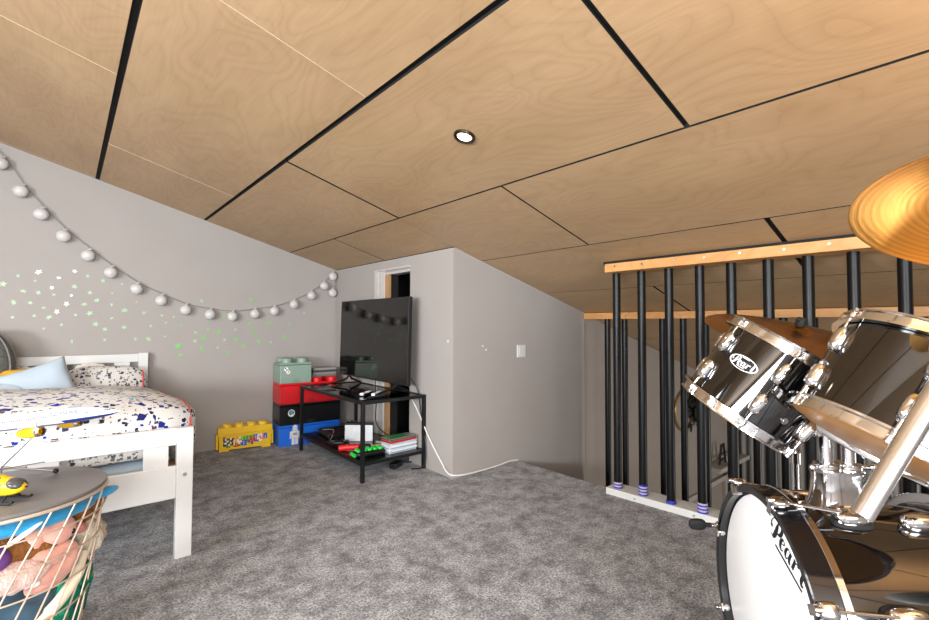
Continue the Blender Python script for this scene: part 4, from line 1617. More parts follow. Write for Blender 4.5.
blob(bm, (-0.01, -0.045, 0.155), (0.175, 0.168, 0.158), e=0.9, e2=0.75, seg=44, ring=24, nz=0.03, ns=13, seed=13)
obj('folds', bm, m_teal, t, angle=180)
t = thing('folded_cloth', 'green floral cloth with an ivory border at the lower right of the basket', 'cloth', bx(0.1, 0, 0.005))
bm = B()
blob(bm, (0.075, -0.015, 0.13), (0.045, 0.14, 0.15), e=0.9, e2=0.8, seg=36, ring=22, nz=0.02, ns=16, seed=17, rot=M.Rotation(0.25, 3, 'Y') @ M.Rotation(-0.35, 3, 'Z'))
obj('folds', bm, m_green, t, angle=180)
bm = B()
tube(bm, smoothpath([(-0.02, -0.190, 0.17), (0.020, -0.172, 0.20), (0.065, -0.145, 0.235), (0.105, -0.100, 0.285), (0.120, -0.055, 0.33)], 6), [0.012] * 8 + [0.018] * 12 + [0.012] * 5, seg=12)
obj('ivory_border', bm, m_ivory, t)

# ------------------------------------------------------------------ airplane on its stand
def align(p, d, upv=(0, 0, 1)):
    x = V(d).normalized()
    y = V(upv).cross(x).normalized()
    z = x.cross(y)
    return M(((x.x, y.x, z.x, p[0]), (x.y, y.y, z.y, p[1]), (x.z, y.z, z.z, p[2]), (0, 0, 0, 1)))


nose = V((0.160, 2.119, 0.806))
dirp = V((0.160 + 0.172, 2.119 - 2.408, 0.806 - 0.752))
pa = thing('model_airplane', 'white model airliner with dark blue belly and yellow engines on a chrome stand', 'model airplane', mw=align(nose, dirp))
PL, PR = 0.80, 0.029
m_pw = pm('airplane_white', '#c3c7ce', 0.25, var=0.01)
m_pb = pm('airplane_blue', '#26336f', 0.25, var=0.02)
m_py = pm('airplane_yellow', '#eeb31a', 0.3, var=0.03)
prof = [(0, 0.0), (0.012, 0.006), (0.035, 0.0125), (0.075, 0.0195), (0.12, 0.0245), (0.18, 0.028), (0.25, PR), (0.55, PR), (0.64, 0.024), (0.73, 0.013), (0.80, 0.004)]
bm = B()
seg = 28
rows = []
for s, r in prof:
    dz = -0.006 * max(0, 1 - s / 0.14) ** 1.5 + 0.018 * max(0, (s - 0.55) / 0.25)
    rows.append([bm.verts.new((-s, max(r, 0.0005) * cos(2 * pi * i / seg), dz + max(r, 0.0005) * sin(2 * pi * i / seg))) for i in range(seg)])
for k in range(len(rows) - 1):
    for i in range(seg):
        j = (i + 1) % seg
        f = bm.faces.new((rows[k][i], rows[k][j], rows[k + 1][j], rows[k + 1][i]))
        a = 2 * pi * (i + 0.5) / seg
        if sin(a) < -0.50:
            f.material_index = 1
bm.faces.new(rows[0])
bm.faces.new(rows[-1])
fus = obj('fuselage', bm, [m_pw, m_pb], pa, angle=60)
WB = {-1: B(), 1: B()}
for k in range(70):
    s = 0.10 + k * 0.0078
    if s > 0.62 or k in (22, 23, 40, 41):
        continue
    r = 0.0237 if s < 0.13 else (PR if s > 0.25 else 0.0245 + (s - 0.13) * 0.0375)
    for sd in (-1, 1):
        a = R(12)
        box(WB[sd], (-s, sd * (r * cos(a) + 0.0002), r * sin(a)), (0.0040, 0.0012, 0.0050))
m_wg = pm('window_grey', '#2f3652', 0.3)
for sd in (-1, 1):
    obj('window_row', WB[sd], m_wg, fus, smooth=False)
bm = B()
for sd in (-1, 1):
    for k in range(3):
        box(bm, (-0.030 - k * 0.007, sd * (0.0108 + k * 0.0011), 0.0055 + k * 0.001), (0.005, 0.0012, 0.0036))
obj('cockpit_window', bm, pm('cockpit_glass', '#3d5357', 0.1), fus, smooth=False)
mesh_text('lettering', 'ICELANDAIR', 0.018, m_pb, fus, M.Translation((-0.185, -0.0262, 0.0135)) @ M.Rotation(R(65), 4, 'X'), 0.0003)
for sd in (-1, 1):
    bm = B()
    pts = [(-0.19, 0.0), (-0.35, 0.0), (-0.45, sd * 0.32), (-0.425, sd * 0.33)]
    a = [bm.verts.new((x, sd * 0.015 + y, -0.018 + 0.10 * abs(y) + (0.004 if k in (0, 1) else 0.001))) for k, (x, y) in enumerate(pts)]
    b_ = [bm.verts.new((x, sd * 0.015 + y, -0.018 + 0.10 * abs(y) - (0.005 if k in (0, 1) else 0.001))) for k, (x, y) in enumerate(pts)]
    bm.faces.new(a)
    bm.faces.new(b_[::-1])
    for i in range(4):
        j = (i + 1) % 4
        bm.faces.new((a[i], b_[i], b_[j], a[j]))
    obj('wing', bm, m_pw, pa, smooth=False, bevel=0.001)
    bm = B()
    m_ = M.Translation((-0.222, sd * 0.080, -0.036)) @ M.Rotation(R(-90), 4, 'Y')
    lathe(bm, [(0.012, -0.004), (0.0165, 0), (0.0185, 0.018), (0.0180, 0.052), (0.012, 0.076), (0.007, 0.080), (0, 0.074)], 24, m=m_)
    e_ = obj('engine', bm, m_py, pa)
    bm = B()
    lathe(bm, [(0.0135, 0.006), (0.0130, -0.003), (0.0165, -0.004), (0.0182, 0.006), (0.0182, 0.010), (0.0172, 0.010), (0.0145, 0.002)], 24, m=m_, closed=True)
    obj('intake_ring', bm, m_chrome, e_)
    bm = B()
    boxr(bm, (-0.30, sd * 0.080 - 0.003, -0.03), (-0.235, sd * 0.080 + 0.003, -0.002))
    obj('pylon', bm, m_pw, e_, smooth=False)
    bm = B()
    pts = [(-0.70, 0.0), (-0.76, 0.0), (-0.795, sd * 0.11), (-0.775, sd * 0.11)]
    prism(bm, pts, 0.012, 0.016)
    obj('tailplane', bm, m_pw, pa, smooth=False)
bm = B()
prism(bm, [(-0.66, 0.02), (-0.77, 0.02), (-0.80, 0.135), (-0.765, 0.135)], -0.0025, 0.0025, M(((1, 0, 0, 0), (0, 0, 1, 0), (0, 1, 0, 0), (0, 0, 0, 1))))
obj('tail_fin', bm, m_pb, pa, smooth=False)
# stand: tripod on the lid and the rod up to the belly
pinv = pa.matrix_world.inverted()


def lp(p):
    return pinv @ V(p)


hub = V((-0.158, 2.400 - 0.10, 0.617))
bm = B()
at_ = pa.matrix_world @ V((-0.285, -0.004, -0.027))
tube(bm, [lp(hub), lp(at_)], 0.0045, seg=10)
blob(bm, lp(hub), (0.006, 0.006, 0.006), seg=12, ring=8)
for f in ((-0.013, 2.272, 0.582), (-0.147, 2.195, 0.582), (-0.235, 2.355, 0.582)):
    tube(bm, [lp(hub), lp(f)], 0.0036, seg=8)
st = obj('stand', bm, m_steel, pa)
for f in ((-0.013, 2.272, 0.582), (-0.147, 2.195, 0.582), (-0.235, 2.355, 0.582)):
    bm = B()
    blob(bm, lp(f), (0.009, 0.009, 0.009), seg=14, ring=10)
    obj('rubber_foot', bm, m_rubber, st)

# ------------------------------------------------------------------ helicopter
he = thing('toy_helicopter', 'yellow toy rescue helicopter standing on the grey basket lid', 'toy helicopter', (-0.135, 2.02, 0.5727), R(-41))
m_hy = pm('helicopter_yellow', '#eec11b', 0.3, var=0.03)
m_hg = pm('helicopter_glass', '#4b4a48', 0.12)
bm = B()
blob(bm, (0, 0, 0.047), (0.072, 0.030, 0.027), e=0.85, e2=0.85, seg=36, ring=18)
blob(bm, (-0.03, 0, 0.064), (0.05, 0.02, 0.018), e=0.8, seg=24, ring=12)
tube(bm, [(-0.05, 0, 0.058), (-0.12, 0, 0.066), (-0.20, 0, 0.070)], [0.018, 0.010, 0.006], seg=14)
hb_ = obj('body', bm, m_hy, he, angle=180)
bm = B()
blob(bm, (0.045, 0, 0.055), (0.0275, 0.0275, 0.0165), seg=24, ring=12, rot=M.Rotation(0.35, 3, 'Y'))
obj('windscreen', bm, m_hg, he, angle=180)
for sd in (-1, 1):
    bm = B()
    for x in (0.012, -0.016, -0.042):
        box(bm, (x, sd * 0.0295, 0.054), (0.022, 0.004, 0.017))
    obj('side_window', bm, m_hg, he, smooth=False, bevel=0.002)
    bm = B()
    tube(bm, [(0.065, sd * 0.03, 0.010), (0.055, sd * 0.032, 0.0045), (-0.06, sd * 0.032, 0.0045)], 0.0042, seg=8)
    tube(bm, [(0.03, sd * 0.012, 0.028), (0.03, sd * 0.031, 0.006)], 0.003, seg=8)
    tube(bm, [(-0.03, sd * 0.012, 0.028), (-0.03, sd * 0.031, 0.006)], 0.003, seg=8)
    obj('skid', bm, m_rubber, he)
bm = B()
blob(bm, (0.0, 0, 0.022), (0.055, 0.022, 0.008), seg=20, ring=8)
obj('underside', bm, m_rubber, he)
bm = B()
box(bm, (0.074, 0, 0.046), (0.008, 0.004, 0.004))
obj('nose_sensor', bm, m_rubber, he, smooth=False)
bm = B()
cyl(bm, (-0.03, 0, 0.075), (-0.03, 0, 0.094), 0.003, seg=10)
box(bm, (-0.03, 0, 0.093), (0.24, 0.010, 0.0016), M.Rotation(R(52), 3, 'Z'))
box(bm, (-0.03, 0, 0.093), (0.24, 0.010, 0.0016), M.Rotation(R(142), 3, 'Z'))
obj('rotor', bm, pm('rotor_grey', '#5c5a58', 0.5), he, smooth=False)
bm = B()
prism(bm, [(-0.18, 0.07), (-0.21, 0.07), (-0.225, 0.105), (-0.205, 0.105)], -0.003, 0.003, M(((1, 0, 0, 0), (0, 0, 1, 0), (0, 1, 0, 0), (0, 0, 0, 1))))
obj('tail_fin', bm, m_hy, he, smooth=False)

# ------------------------------------------------------------------ drums
def pol(r, a, z):
    return V((r * cos(a), r * sin(a), z))


def mat_film():
    m, nt, b = nodes('amber_drum_film')
    tc = N(nt, 'ShaderNodeTexCoord')
    nz = N(nt, 'ShaderNodeTexNoise')
    nz.inputs['Scale'].default_value = 26
    nz.inputs['Detail'].default_value = 3
    nt.links.new(tc.outputs['Object'], nz.inputs['Vector'])
    gt = N(nt, 'ShaderNodeValToRGB')
    gt.color_ramp.elements[0].position = 0.66
    gt.color_ramp.elements[1].position = 0.70
    gt.color_ramp.elements[0].color = lin('#b9854f')
    gt.color_ramp.elements[1].color = lin('#d9cfc4')
    nt.links.new(nz.outputs['Fac'], gt.inputs['Fac'])
    nt.links.new(gt.outputs[0], b.inputs['Base Color'])
    b.inputs['Roughness'].default_value = 0.32
    b.inputs['Specular IOR Level'].default_value = 0.3
    return m


m_film = mat_film()
m_coated = pm('coated_white_head', '#f2f2f0', 0.5, var=0.01)
m_ink = pm('logo_ink', '#10151c', 0.5, var=0.05)

PEARL = [  # brush strokes of the script word: points and widths (unit = capital height)
    ([(0.30, 0.98), (0.27, 0.60), (0.22, 0.25), (0.12, 0.03), (0.0, -0.02), (-0.10, 0.05)], [0.06, 0.22, 0.25, 0.18, 0.07, 0.05]),
    ([(-0.22, 0.42), (-0.28, 0.55), (-0.20, 0.80), (0.0, 1.02), (0.30, 1.08), (0.58, 1.0), (0.70, 0.80), (0.62, 0.55), (0.42, 0.42), (0.30, 0.44)], [0.16, 0.08, 0.05, 0.06, 0.07, 0.14, 0.20, 0.17, 0.08, 0.04]),
    # e
    ([(0.74, 0.30), (0.98, 0.36), (1.08, 0.46), (1.00, 0.56), (0.86, 0.54), (0.76, 0.34), (0.80, 0.10), (0.94, 0.01), (1.10, 0.12)], [0.03, 0.05, 0.08, 0.06, 0.12, 0.19, 0.19, 0.09, 0.03]),
    # a
    ([(1.60, 0.50), (1.44, 0.56), (1.30, 0.44), (1.26, 0.20), (1.36, 0.03), (1.50, 0.12), (1.60, 0.36)], [0.04, 0.06, 0.14, 0.18, 0.10, 0.04, 0.03]),
    ([(1.68, 0.56), (1.63, 0.25), (1.68, 0.04), (1.80, 0.08)], [0.15, 0.17, 0.15, 0.04]),
    # r
    ([(1.92, 0.54), (2.02, 0.50), (2.01, 0.25), (1.97, 0.0)], [0.05, 0.16, 0.17, 0.17]),
    ([(2.05, 0.34), (2.16, 0.52), (2.30, 0.54), (2.36, 0.46)], [0.03, 0.05, 0.10, 0.16]),
    # l
    ([(2.62, 0.98), (2.78, 0.90), (2.76, 0.5), (2.72, 0.15), (2.80, 0.0), (2.96, 0.06)], [0.05, 0.17, 0.19, 0.19, 0.15, 0.04]),
]


def logo(name, mat, parent, m, underline=True):
    bm = B()
    for pts, ws in PEARL:
        n = len(pts)
        sp = smoothpath([(p[0], p[1], 0) for p in pts], 6)
        w2 = []
        for k in range(len(sp)):
            f = min(k / 6, n - 1.001)
            i = int(f)
            t = f - i
            w2.append(1.2 * (ws[i] * (1 - t) + ws[min(i + 1, n - 1)] * t))
        strip(bm, sp, w2, 0, m)
    blobp = [(-0.20 + 0.11 * cos(2 * pi * k / 16), 0.42 + 0.11 * sin(2 * pi * k / 16)) for k in range(16)]
    bm.faces.new([bm.verts.new(m @ V((p[0], p[1], 0.0006))) for p in blobp])
    if underline:
        strip(bm, [(0.42, -0.22), (2.95, -0.22)], [0.13, 0.13], 0, m)
    return obj(name, bm, mat, parent, smooth=False)


def lug(bm, a, r, h, tx, rd, ax, rotm=None):
    """rounded lug sitting on a shell of radius r at angle a, axial position h"""
    c = pol(r + rd * 0.45, a, h)
    blob(bm, c, (rd, tx, ax), e=0.75, e2=0.75, seg=22, ring=14, rot=M.Rotation(a, 3, 'Z'))


# --- bass drum
KC = (1.468, 0.434, 0.3485)
kmw = axis_mat(KC, 2.262, 0)
kd = thing('bass_drum', 'black gloss bass drum with white front head lettered in black', 'drum', mw=kmw)
SR = 0.284
bm = B()
lathe(bm, [(SR, -0.030), (SR, -0.44), (SR - 0.008, -0.44), (SR - 0.008, -0.030)], 96, closed=True)
obj('shell', bm, m_gloss, kd)
bm = B()
lathe(bm, [(0, 0.0), (0.286, 0.0), (0.2915, -0.003), (0.2925, -0.012)], 96)
fh = obj('front_head', bm, pm('white_drum_head', '#fafafa', 0.35, var=0.0), kd)
e1 = V((0.921, -0.39, 0))
e2_ = V((0.39, 0.921, 0))
lm = M.Translation((0.036, 0.217, 0.0004)) @ M(((e1.x * 0.054, e2_.x * 0.055, 0, 0), (e1.y * 0.054, e2_.y * 0.055, 0, 0), (0, 0, 1, 0), (0, 0, 0, 1)))
logo('head_lettering', m_ink, fh, lm)
bm = B()
lathe(bm, [(0, -0.47), (0.286, -0.47), (0.2925, -0.458)], 96)
obj('batter_head', bm, m_coated, kd)
for nm_, z0, z1, zs in (('front_hoop', -0.034, 0.020, -0.053), ('rear_hoop', -0.490, -0.436, -0.423)):
    bm = B()
    lathe(bm, [(0.2965, z0), (0.2965, z1), (0.300, z1 + 0.002), (0.316, z1 + 0.002), (0.319, z1 - 0.001), (0.319, z0)], 96, closed=True)
    h_ = obj(nm_, bm, pm('black_hoop_' + nm_, '#0c0d10', 0.16, var=0.02, coat=0.5), kd)
    za, zb_ = (min(z0, zs), max(z0, zs)) if nm_ == 'front_hoop' else (z1, zs)
    bm = B()
    lathe(bm, [(0.2965, za), (0.2965, zb_), (0.318, zb_), (0.321, zb_ - 0.002), (0.321, za + 0.002), (0.318, za)], 96, closed=True)
    obj('chrome_flange', bm, m_chrome, h_)
ANG = [R(75 + 45 * k) for k in range(8)]
for a in ANG:
    bm = B()
    lug(bm, a, SR, -0.165, 0.022, 0.024, 0.042)
    lg = obj('lug', bm, m_chrome, kd)
    bm = B()
    lug(bm, a, SR - 0.004, -0.165, 0.026, 0.010, 0.048)
    obj('gasket', bm, m_rubber, lg)
    bm = B()
    lug(bm, a, SR, -0.315, 0.022, 0.024, 0.042)
    obj('lug', bm, m_chrome, kd)
    ar = 0.336
    bm = B()
    cyl(bm, pol(ar, a, 0.026), pol(SR + 0.026, a, -0.150), 0.0040, seg=10)
    cyl(bm, pol(ar, a, 0.020), pol(ar, a, 0.034), 0.0075, seg=12)
    obj('tension_rod', bm, m_chrome, kd)
    bm = B()
    blob(bm, pol(0.330, a, 0.004), (0.012, 0.018, 0.020), e=0.6, e2=0.6, seg=20, ring=12, rot=M.Rotation(a, 3, 'Z'))
    box(bm, pol(0.310, a, 0.0245), (0.030, 0.022, 0.005), M.Rotation(a, 3, 'Z'))
    blob(bm, pol(0.2975, a, 0.012), (0.004, 0.010, 0.012), seg=14, ring=8, rot=M.Rotation(a, 3, 'Z'))
    obj('claw', bm, m_chrome, kd)
# black wing key on one far claw
a = R(165)
bm = B()
cyl(bm, pol(0.336, a, 0.034), pol(0.336, a, 0.055), 0.008, seg=12)
blob(bm, pol(0.336, a, 0.078), (0.012, 0.020, 0.028), e=0.7, e2=0.7, seg=18, ring=10, rot=M.Rotation(a, 3, 'Z'))
obj('wing_key', bm, m_rubber, kd)
# spurs at both sides
for a, s in ((R(-28), 1), (R(208), -1)):
    bm = B()
    lug(bm, a, SR, -0.10, 0.028, 0.03, 0.03)
    p0 = pol(SR + 0.025, a, -0.10)
    foot = V((s * 0.40, -KC[2] + 0.012, 0.02))
    tube(bm, [p0, foot], 0.008, seg=12)
    sp_ = obj('spur', bm, m_chrome, kd)
    bm = B()
    d = (foot - p0).normalized()
    cyl(bm, foot - d * 0.025, foot + d * 0.008, 0.013, 0.010, seg=14)
    obj('rubber_foot', bm, m_rubber, sp_)
bm = B()
box(bm, (0, -0.3485 + 0.016, -0.463), (0.10, 0.032, 0.05))
obj('heel_block', bm, m_rubber, kd, smooth=False, bevel=0.004)
# double tom holder
kinv = kmw.inverted()


def kl(p):
    return kinv @ V(p)


HB0 = V((1.588, 0.300, 0.634))
side = V((cos(YAW), -sin(YAW), 0))
back = V((sin(YAW), cos(YAW), 0))
bm = B()
zz = V((0, 0, 1))
hm = M(((side.x, back.x, 0, HB0.x), (side.y, back.y, 0, HB0.y), (0, 0, 1, HB0.z), (0, 0, 0, 1)))
km = kinv @ hm
tb = B()
blob(tb, (0, 0, 0.0), (0.062, 0.062, 0.020), e=0.6, e2=0.5, seg=28, ring=10)
# flared tower
rr = [(0.062, 0.005), (0.058, 0.020), (0.055, 0.050), (0.054, 0.085), (0.056, 0.092), (0.056, 0.102)]
rows = []
for r, z in rr:
    rows.append([tb.verts.new((r * 1.05 * sgn(cos(2 * pi * i / 32), 0.55), r * 0.75 * sgn(sin(2 * pi * i / 32), 0.55), z)) for i in range(32)])
for k in range(len(rows) - 1):
    for i in range(32):
        j = (i + 1) % 32
        tb.faces.new((rows[k][i], rows[k][j], rows[k + 1][j], rows[k + 1][i]))
tb.faces.new(rows[-1])
bmesh.ops.transform(tb, matrix=km, verts=tb.verts)
hold = obj('tom_holder', tb, m_chrome, kd)
TUB = []
for k, sx in enumerate((-0.028, 0.032)):
    bm = B()
    top = 0.205
    cyl(bm, (sx, 0, 0.09), (sx, 0, top), 0.0165, seg=24)
    lathe(bm, [(0.0168, 0.100), (0.030, 0.101), (0.031, 0.108), (0.030, 0.116), (0.0168, 0.117)], 24, m=M.Translation((sx, 0, 0)))
    cyl(bm, (sx, 0, 0.108), (sx - 0.05 + 0.1 * k, -0.02, 0.110), 0.006, seg=10)
    blob(bm, (sx - 0.05 + 0.1 * k, -0.02, 0.110), (0.011, 0.008, 0.011), seg=12, ring=8)
    lathe(bm, [(0, top), (0.021, top - 0.004), (0.022, top + 0.014), (0.015, top + 0.022), (0, top + 0.024)], 24, m=M.Translation((sx, 0, 0)))
    bmesh.ops.transform(bm, matrix=km, verts=bm.verts)
    obj('holder_tube', bm, m_chrome, hold)
    TUB.append(hm @ V((sx, 0, top + 0.012)))


def tom(label, c, az, tl, RR, L, lug0, badge, screws, botmat, arm_from):
    mw = axis_mat(c, az, tl)
    t = thing('tom_drum', label, 'drum', mw=mw)
    sr = RR - 0.016
    h = L / 2
    bm = B()
    lathe(bm, [(sr, h - 0.012), (sr, -h + 0.012), (sr - 0.007, -h + 0.012), (sr - 0.007, h - 0.012)], 72, closed=True)
    obj('shell', bm, m_gloss, t)
    for s, nm_ in ((1, 'top_hoop'), (-1, 'bottom_hoop')):
        bm = B()
        pr_ = [(RR - 0.010, h), (RR - 0.003, h + 0.001), (RR - 0.004, h - 0.003), (RR - 0.0085, h - 0.004), (RR - 0.0085, h - 0.021), (RR + 0.002, h - 0.023), (RR + 0.002, h - 0.028), (RR - 0.012, h - 0.028), (RR - 0.0125, h - 0.004)]
        lathe(bm, [(r, s * z) for r, z in pr_], 72, closed=True)
        obj(nm_, bm, m_chrome, t)
    bm = B()
    lathe(bm, [(0, h - 0.010), (sr - 0.004, h - 0.010), (sr + 0.003, h - 0.013), (sr + 0.003, h - 0.022)], 72)
    obj('top_head', bm, m_coated, t)
    bm = B()
    lathe(bm, [(0, -h + 0.010), (sr - 0.004, -h + 0.010), (sr + 0.003, -h + 0.013), (sr + 0.003, -h + 0.022)], 72)
    obj('bottom_head', bm, botmat, t)
    for k in range(6):
        a = R(lug0 + 60 * k)
        for s in (1, -1):
            bm = B()
            lug(bm, a, sr, s * (h - 0.078), 0.0145, 0.016, 0.031)
            obj('lug', bm, m_chrome, t)
            bm = B()
            ro = sr + 0.0125
            cyl(bm, pol(ro, a, s * (h - 0.055)), pol(ro, a, s * (h - 0.006)), 0.0034, seg=10)
            cyl(bm, pol(ro, a, s * (h - 0.022)), pol(ro, a, s * (h - 0.012)), 0.0065, seg=12)
            box(bm, pol(ro, a, s * (h - 0.003)), (0.0066, 0.0066, 0.012), M.Rotation(a, 3, 'Z'))
            obj('tension_rod', bm, m_chrome, t)
    for a, hh in screws:
        bm = B()
        a = R(a)
        cyl(bm, pol(sr - 0.002, a, hh), pol(sr + 0.003, a, hh), 0.009, seg=16)
        cyl(bm, pol(sr + 0.002, a, hh), pol(sr + 0.0045, a, hh), 0.005, seg=12)
        obj('vent_grommet', bm, m_steel, t)
    # oval badge wrapped on the shell, with the maker's word
    if badge is not None:
        a0, hb = R(badge[0]), badge[1]
        bw, bh = 0.040, 0.0185

        def wrap(x, y, off):
            return pol(sr + off, a0 + x / sr, hb + y)
        bm = B()
        n = 40
        for (s0, s1, mi, off) in ((0.90, 1.0, 1, 0.0022), (0.0, 0.90, 0, 0.0018)):
            o_ = [bm.verts.new(wrap(bw * s1 * cos(2 * pi * i / n), bh * s1 * sin(2 * pi * i / n), off)) for i in range(n)]
            if s0:
                i_ = [bm.verts.new(wrap(bw * s0 * cos(2 * pi * i / n), bh * s0 * sin(2 * pi * i / n), off)) for i in range(n)]
                for i in range(n):
                    j = (i + 1) % n
                    bm.faces.new((o_[i], o_[j], i_[j], i_[i])).material_index = mi
            else:
                for s_ in range(4):
                    pass
                cen = [[bm.verts.new(wrap(bw * s1 * q * cos(2 * pi * i / n), bh * s1 * q * sin(2 * pi * i / n), off)) for i in range(n)] for q in (0.66, 0.33)]
                prev = o_
                for ring in cen:
                    for i in range(n):
                        j = (i + 1) % n
                        bm.faces.new((prev[i], prev[j], ring[j], ring[i])).material_index = mi
                    prev = ring
                bm.faces.new(prev).material_index = mi
        bd = obj('badge', bm, [pm('badge_black', '#101114', 0.25), pm('badge_white', '#e9e9ea', 0.3)], t, smooth=False)
        lg = logo('badge_lettering', MATS['badge_white'], bd, M(), False)
        for v in lg.data.vertices:
            x, y = (v.co.x - 1.35) * 0.0195, (v.co.y - 0.42) * 0.0205
            v.co = wrap(x, y, 0.0026)
        bm = B()
        for k, (w_, y0) in enumerate(((0.022, -0.0122), (0.022, 0.0138))):
            q = [wrap(-w_ / 2 * 1.0, y0 - 0.0008, 0.0026), wrap(w_ / 2, y0 - 0.0008, 0.0026), wrap(w_ / 2, y0 + 0.0008, 0.0026), wrap(-w_ / 2, y0 + 0.0008, 0.0026)]
            bm.faces.new([bm.verts.new(p) for p in q])
        obj('badge_line', bm, MATS['badge_white'], bd, smooth=False)
    # bracket and arm to the holder
    inv_ = mw.inverted()
    q = inv_ @ V(arm_from)
    a = math.atan2(q.y, q.x)
    hz = max(-h + 0.06, min(h - 0.06, q.z * 0.5 - 0.02))
    bm = B()
    box(bm, pol(sr + 0.004, a, hz), (0.010, 0.056, 0.07), M.Rotation(a, 3, 'Z'))
    blob(bm, pol(sr + 0.020, a, hz), (0.018, 0.024, 0.024), e=0.6, e2=0.6, seg=20, ring=12, rot=M.Rotation(a, 3, 'Z'))
    obj('mount_bracket', bm, m_chrome, t, bevel=0.003)
    bm = B()
    tube(bm, smoothpath([pol(sr + 0.02, a, hz), pol(sr + 0.045, a, hz - 0.01), q], 5), 0.008, seg=12)
    obj('tom_arm', bm, m_chrome, t)
    return t


tom('black gloss tom drum with oval maker badge, left of two, over the bass drum front', (1.506, 0.452, 0.958), -1.14, 0.979, 0.166, 0.250, 119, (147, 0.020), [(208, -0.05)], m_film, TUB[0])
tom('larger black gloss tom drum at the right edge, amber bottom film facing out', (1.42, 0.143, 0.951), -0.80, 1.005, 0.190, 0.255, 86, None, [], m_film, TUB[1])

# --- cymbals and their stands
m_bronze = mat_cymbal('aged_bronze', '#a9773a', '#8a5f2c')
m_gold = mat_cymbal('bright_bronze', '#eaab50', '#d6953c')


def cymbal(label, c, az, tl, RR, mat):
    mw = axis_mat(c, az, tl)
    t = thing('cymbal', label, 'cymbal', mw=mw)
    bm = B()
    top = [(0.006, 0.022), (0.022, 0.020), (0.038, 0.012), (0.050, 0.003)]
    n = 10
    for k in range(1, n + 1):
        f = k / n
        top.append((0.050 + (RR - 0.050) * f, 0.003 - 0.030 * f ** 1.7))
    bot = [(r, z - 0.0014) for r, z in reversed(top)]
    lathe(bm, top + bot, 128, closed=True)
    obj('bronze_plate', bm, mat, t, angle=60)
    return t, mw


C1 = (2.145, 0.514, 1.101)
c1, mw1 = cymbal('dark bronze cymbal behind the left tom drum', C1, -1.945, 1.262, 0.322, m_bronze)
C2 = (1.135, -0.036, 1.32)
c2, mw2 = cymbal('bright golden cymbal hanging high at the right edge', C2, math.atan2(-0.077, 0.332), 1.222, 0.22, m_gold)


def stand_top(t, mwc, lower):
    """tilter: felt, wing nut, rod through the bell"""
    inv_ = t.matrix_world.inverted()
    L_ = inv_ @ mwc
    bm = B()
    lathe(bm, [(0, 0.052), (0.014, 0.052), (0.017, 0.046), (0.017, 0.026), (0, 0.026)], 24, m=L_)
    for s in (-1, 1):
        blob(bm, L_ @ V((s * 0.016, 0, 0.046)), (0.010, 0.010, 0.008), seg=12, ring=8)
    obj('wing_nut', bm, m_rubber, t)
    bm = B()
    lathe(bm, [(0.004, 0.020), (0.018, 0.020), (0.018, 0.0255), (0.004, 0.0255)], 24, m=L_, closed=True)
    lathe(bm, [(0.004, 0.000), (0.018, 0.000), (0.018, 0.016), (0.004, 0.016)], 24, m=L_ @ M.Translation((0, 0, -0.004)), closed=True)
    obj('felt', bm, m_rubber, t)
    bm = B()
    cyl(bm, L_ @ V((0, 0, -0.075)), L_ @ V((0, 0, 0.05)), 0.004, seg=12)
    obj('tilter_rod', bm, m_chrome, t)
    return inv_ @ (mwc @ V((0, 0, -0.075)))


def tripod(t, top, z_hub=0.30, rad=0.27, a0=0.4, clamp=0.62):
    bm = B()
    cyl(bm, (0, 0, 0.10), (0, 0, clamp), 0.0135, seg=20)
    cyl(bm, (0, 0, clamp), top, 0.0095, seg=18)
    lathe(bm, [(0.0, clamp - 0.03), (0.020, clamp - 0.03), (0.020, clamp + 0.012), (0.0, clamp + 0.012)], 20)
    cyl(bm, (0, 0, clamp - 0.01), (0.05, 0.01, clamp - 0.01), 0.006, seg=10)
    obj('upright', bm, m_chrome, t)
    for k in range(3):
        a = a0 + k * 2 * pi / 3
        bm = B()
        tube(bm, [(0.015 * cos(a), 0.015 * sin(a), z_hub), (rad * cos(a), rad * sin(a), 0.014)], 0.007, seg=10)
        tube(bm, [(0.012 * cos(a), 0.012 * sin(a), 0.11), (rad * 0.5 * cos(a), rad * 0.5 * sin(a), z_hub * 0.52)], 0.005, seg=8)
        lg_ = obj('leg', bm, m_chrome, t)
        bm = B()
        blob(bm, (rad * cos(a), rad * sin(a), 0.013), (0.018, 0.018, 0.013), e=0.8, seg=14, ring=8)
        obj('rubber_foot', bm, m_rubber, lg_)


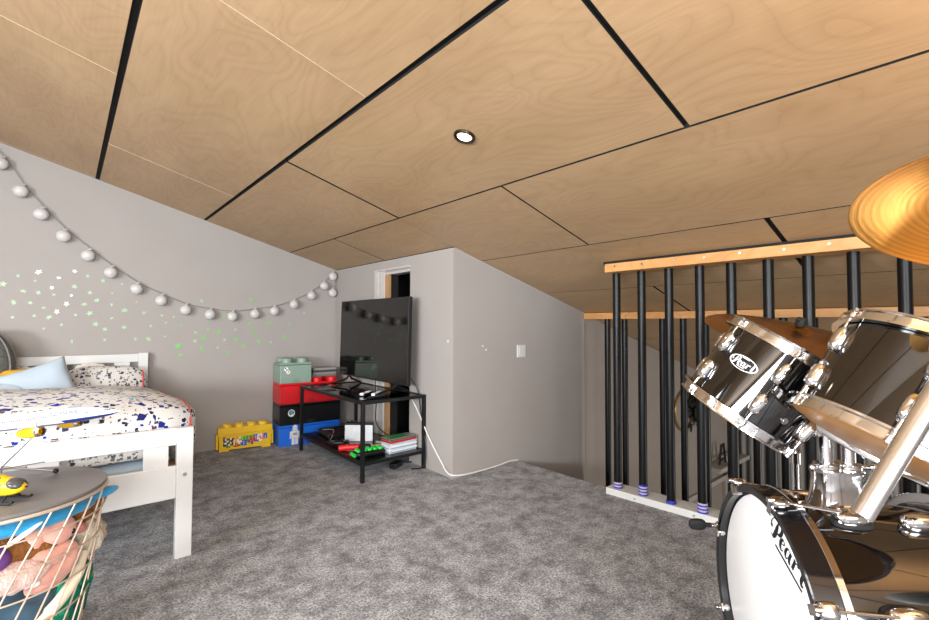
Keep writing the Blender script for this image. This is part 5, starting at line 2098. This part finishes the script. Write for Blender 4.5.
p1 = mw1 @ V((0, 0, -0.075))
s1_ = thing('cymbal_stand', 'chrome tripod stand carrying the dark cymbal behind the drums', 'cymbal stand', (p1.x, p1.y, 0))
e = stand_top(s1_, mw1, None)
tripod(s1_, (0, 0, e.z), a0=0.9, rad=0.24)
CL = V((1.057, 0.043, 1.083))
s2_ = thing('cymbal_stand', 'chrome boom stand at the right edge holding the golden cymbal', 'cymbal stand', (CL.x, CL.y, 0))
e = stand_top(s2_, mw2, None)
s2i = s2_.matrix_world
bm = B()
o2 = V((CL.x, CL.y, 0))
lo_ = V((0.944, 0.149, 0.825)) - o2
tube(bm, [lo_, V((1.02, 0.077, 0.999)) - o2, V((1.10, -0.001, 1.185)) - o2], 0.0155, seg=24)
tube(bm, [V((1.10, -0.001, 1.185)) - o2, V(e)], 0.009, seg=14)
obj('boom_arm', bm, pm('satin_chrome', '#e4e4e6', 0.22, metal=1, var=0.02), s2_)
bm = B()
off = V((0.03, -0.03, 0))
cyl(bm, V((0, 0, 1.083)) - off * 0.6, V((0, 0, 1.083)) + off * 1.2, 0.024, seg=20)
obj('boom_clamp', bm, m_chrome, s2_)
tripod(s2_, (0, 0, 1.07), a0=-2.2, rad=0.26)

# ------------------------------------------------------------------ uplighter floor lamp, added unseen behind the drums to warm the ceiling
t = thing('added_floor_lamp', 'added unseen uplighter floor lamp with a white bowl behind the drum kit', 'lamp', (1.35, -0.80, 0))
bm = B()
lathe(bm, [(0, 0), (0.13, 0), (0.13, 0.012), (0.10, 0.022), (0, 0.024)], 40)
obj('base', bm, m_black, t)
bm = B()
cyl(bm, (0, 0, 0.02), (0, 0, 1.22), 0.011, seg=18)
obj('pole', bm, m_black, t)
bm = B()
lathe(bm, [(0.012, 1.215), (0.08, 1.235), (0.125, 1.275), (0.145, 1.325), (0.142, 1.325), (0.122, 1.28), (0.078, 1.242), (0.012, 1.225)], 40, closed=True)
obj('lamp_shade', bm, m_white, t)
bm = B()
blob(bm, (0, 0, 1.265), (0.03, 0.03, 0.035), seg=20, ring=12)
obj('bulb', bm, pm('added_lamp_bulb', '#ffe3b8', 0.5, emis=('#ffd7a0', 12)), t)
l = bpy.data.lights.new('added_lamp_fill', 'SPOT')  # added spot that brightens the ceiling
l.energy, l.spot_size, l.spot_blend, l.color, l.shadow_soft_size = 85, R(160), 0.8, (1, 0.74, 0.48), 0.05
lo = bpy.data.objects.new('added_lamp_fill', l)
COL.objects.link(lo)
lo.location = (1.35, -0.80, 1.31)
lo.rotation_euler = (pi, 0, 0)
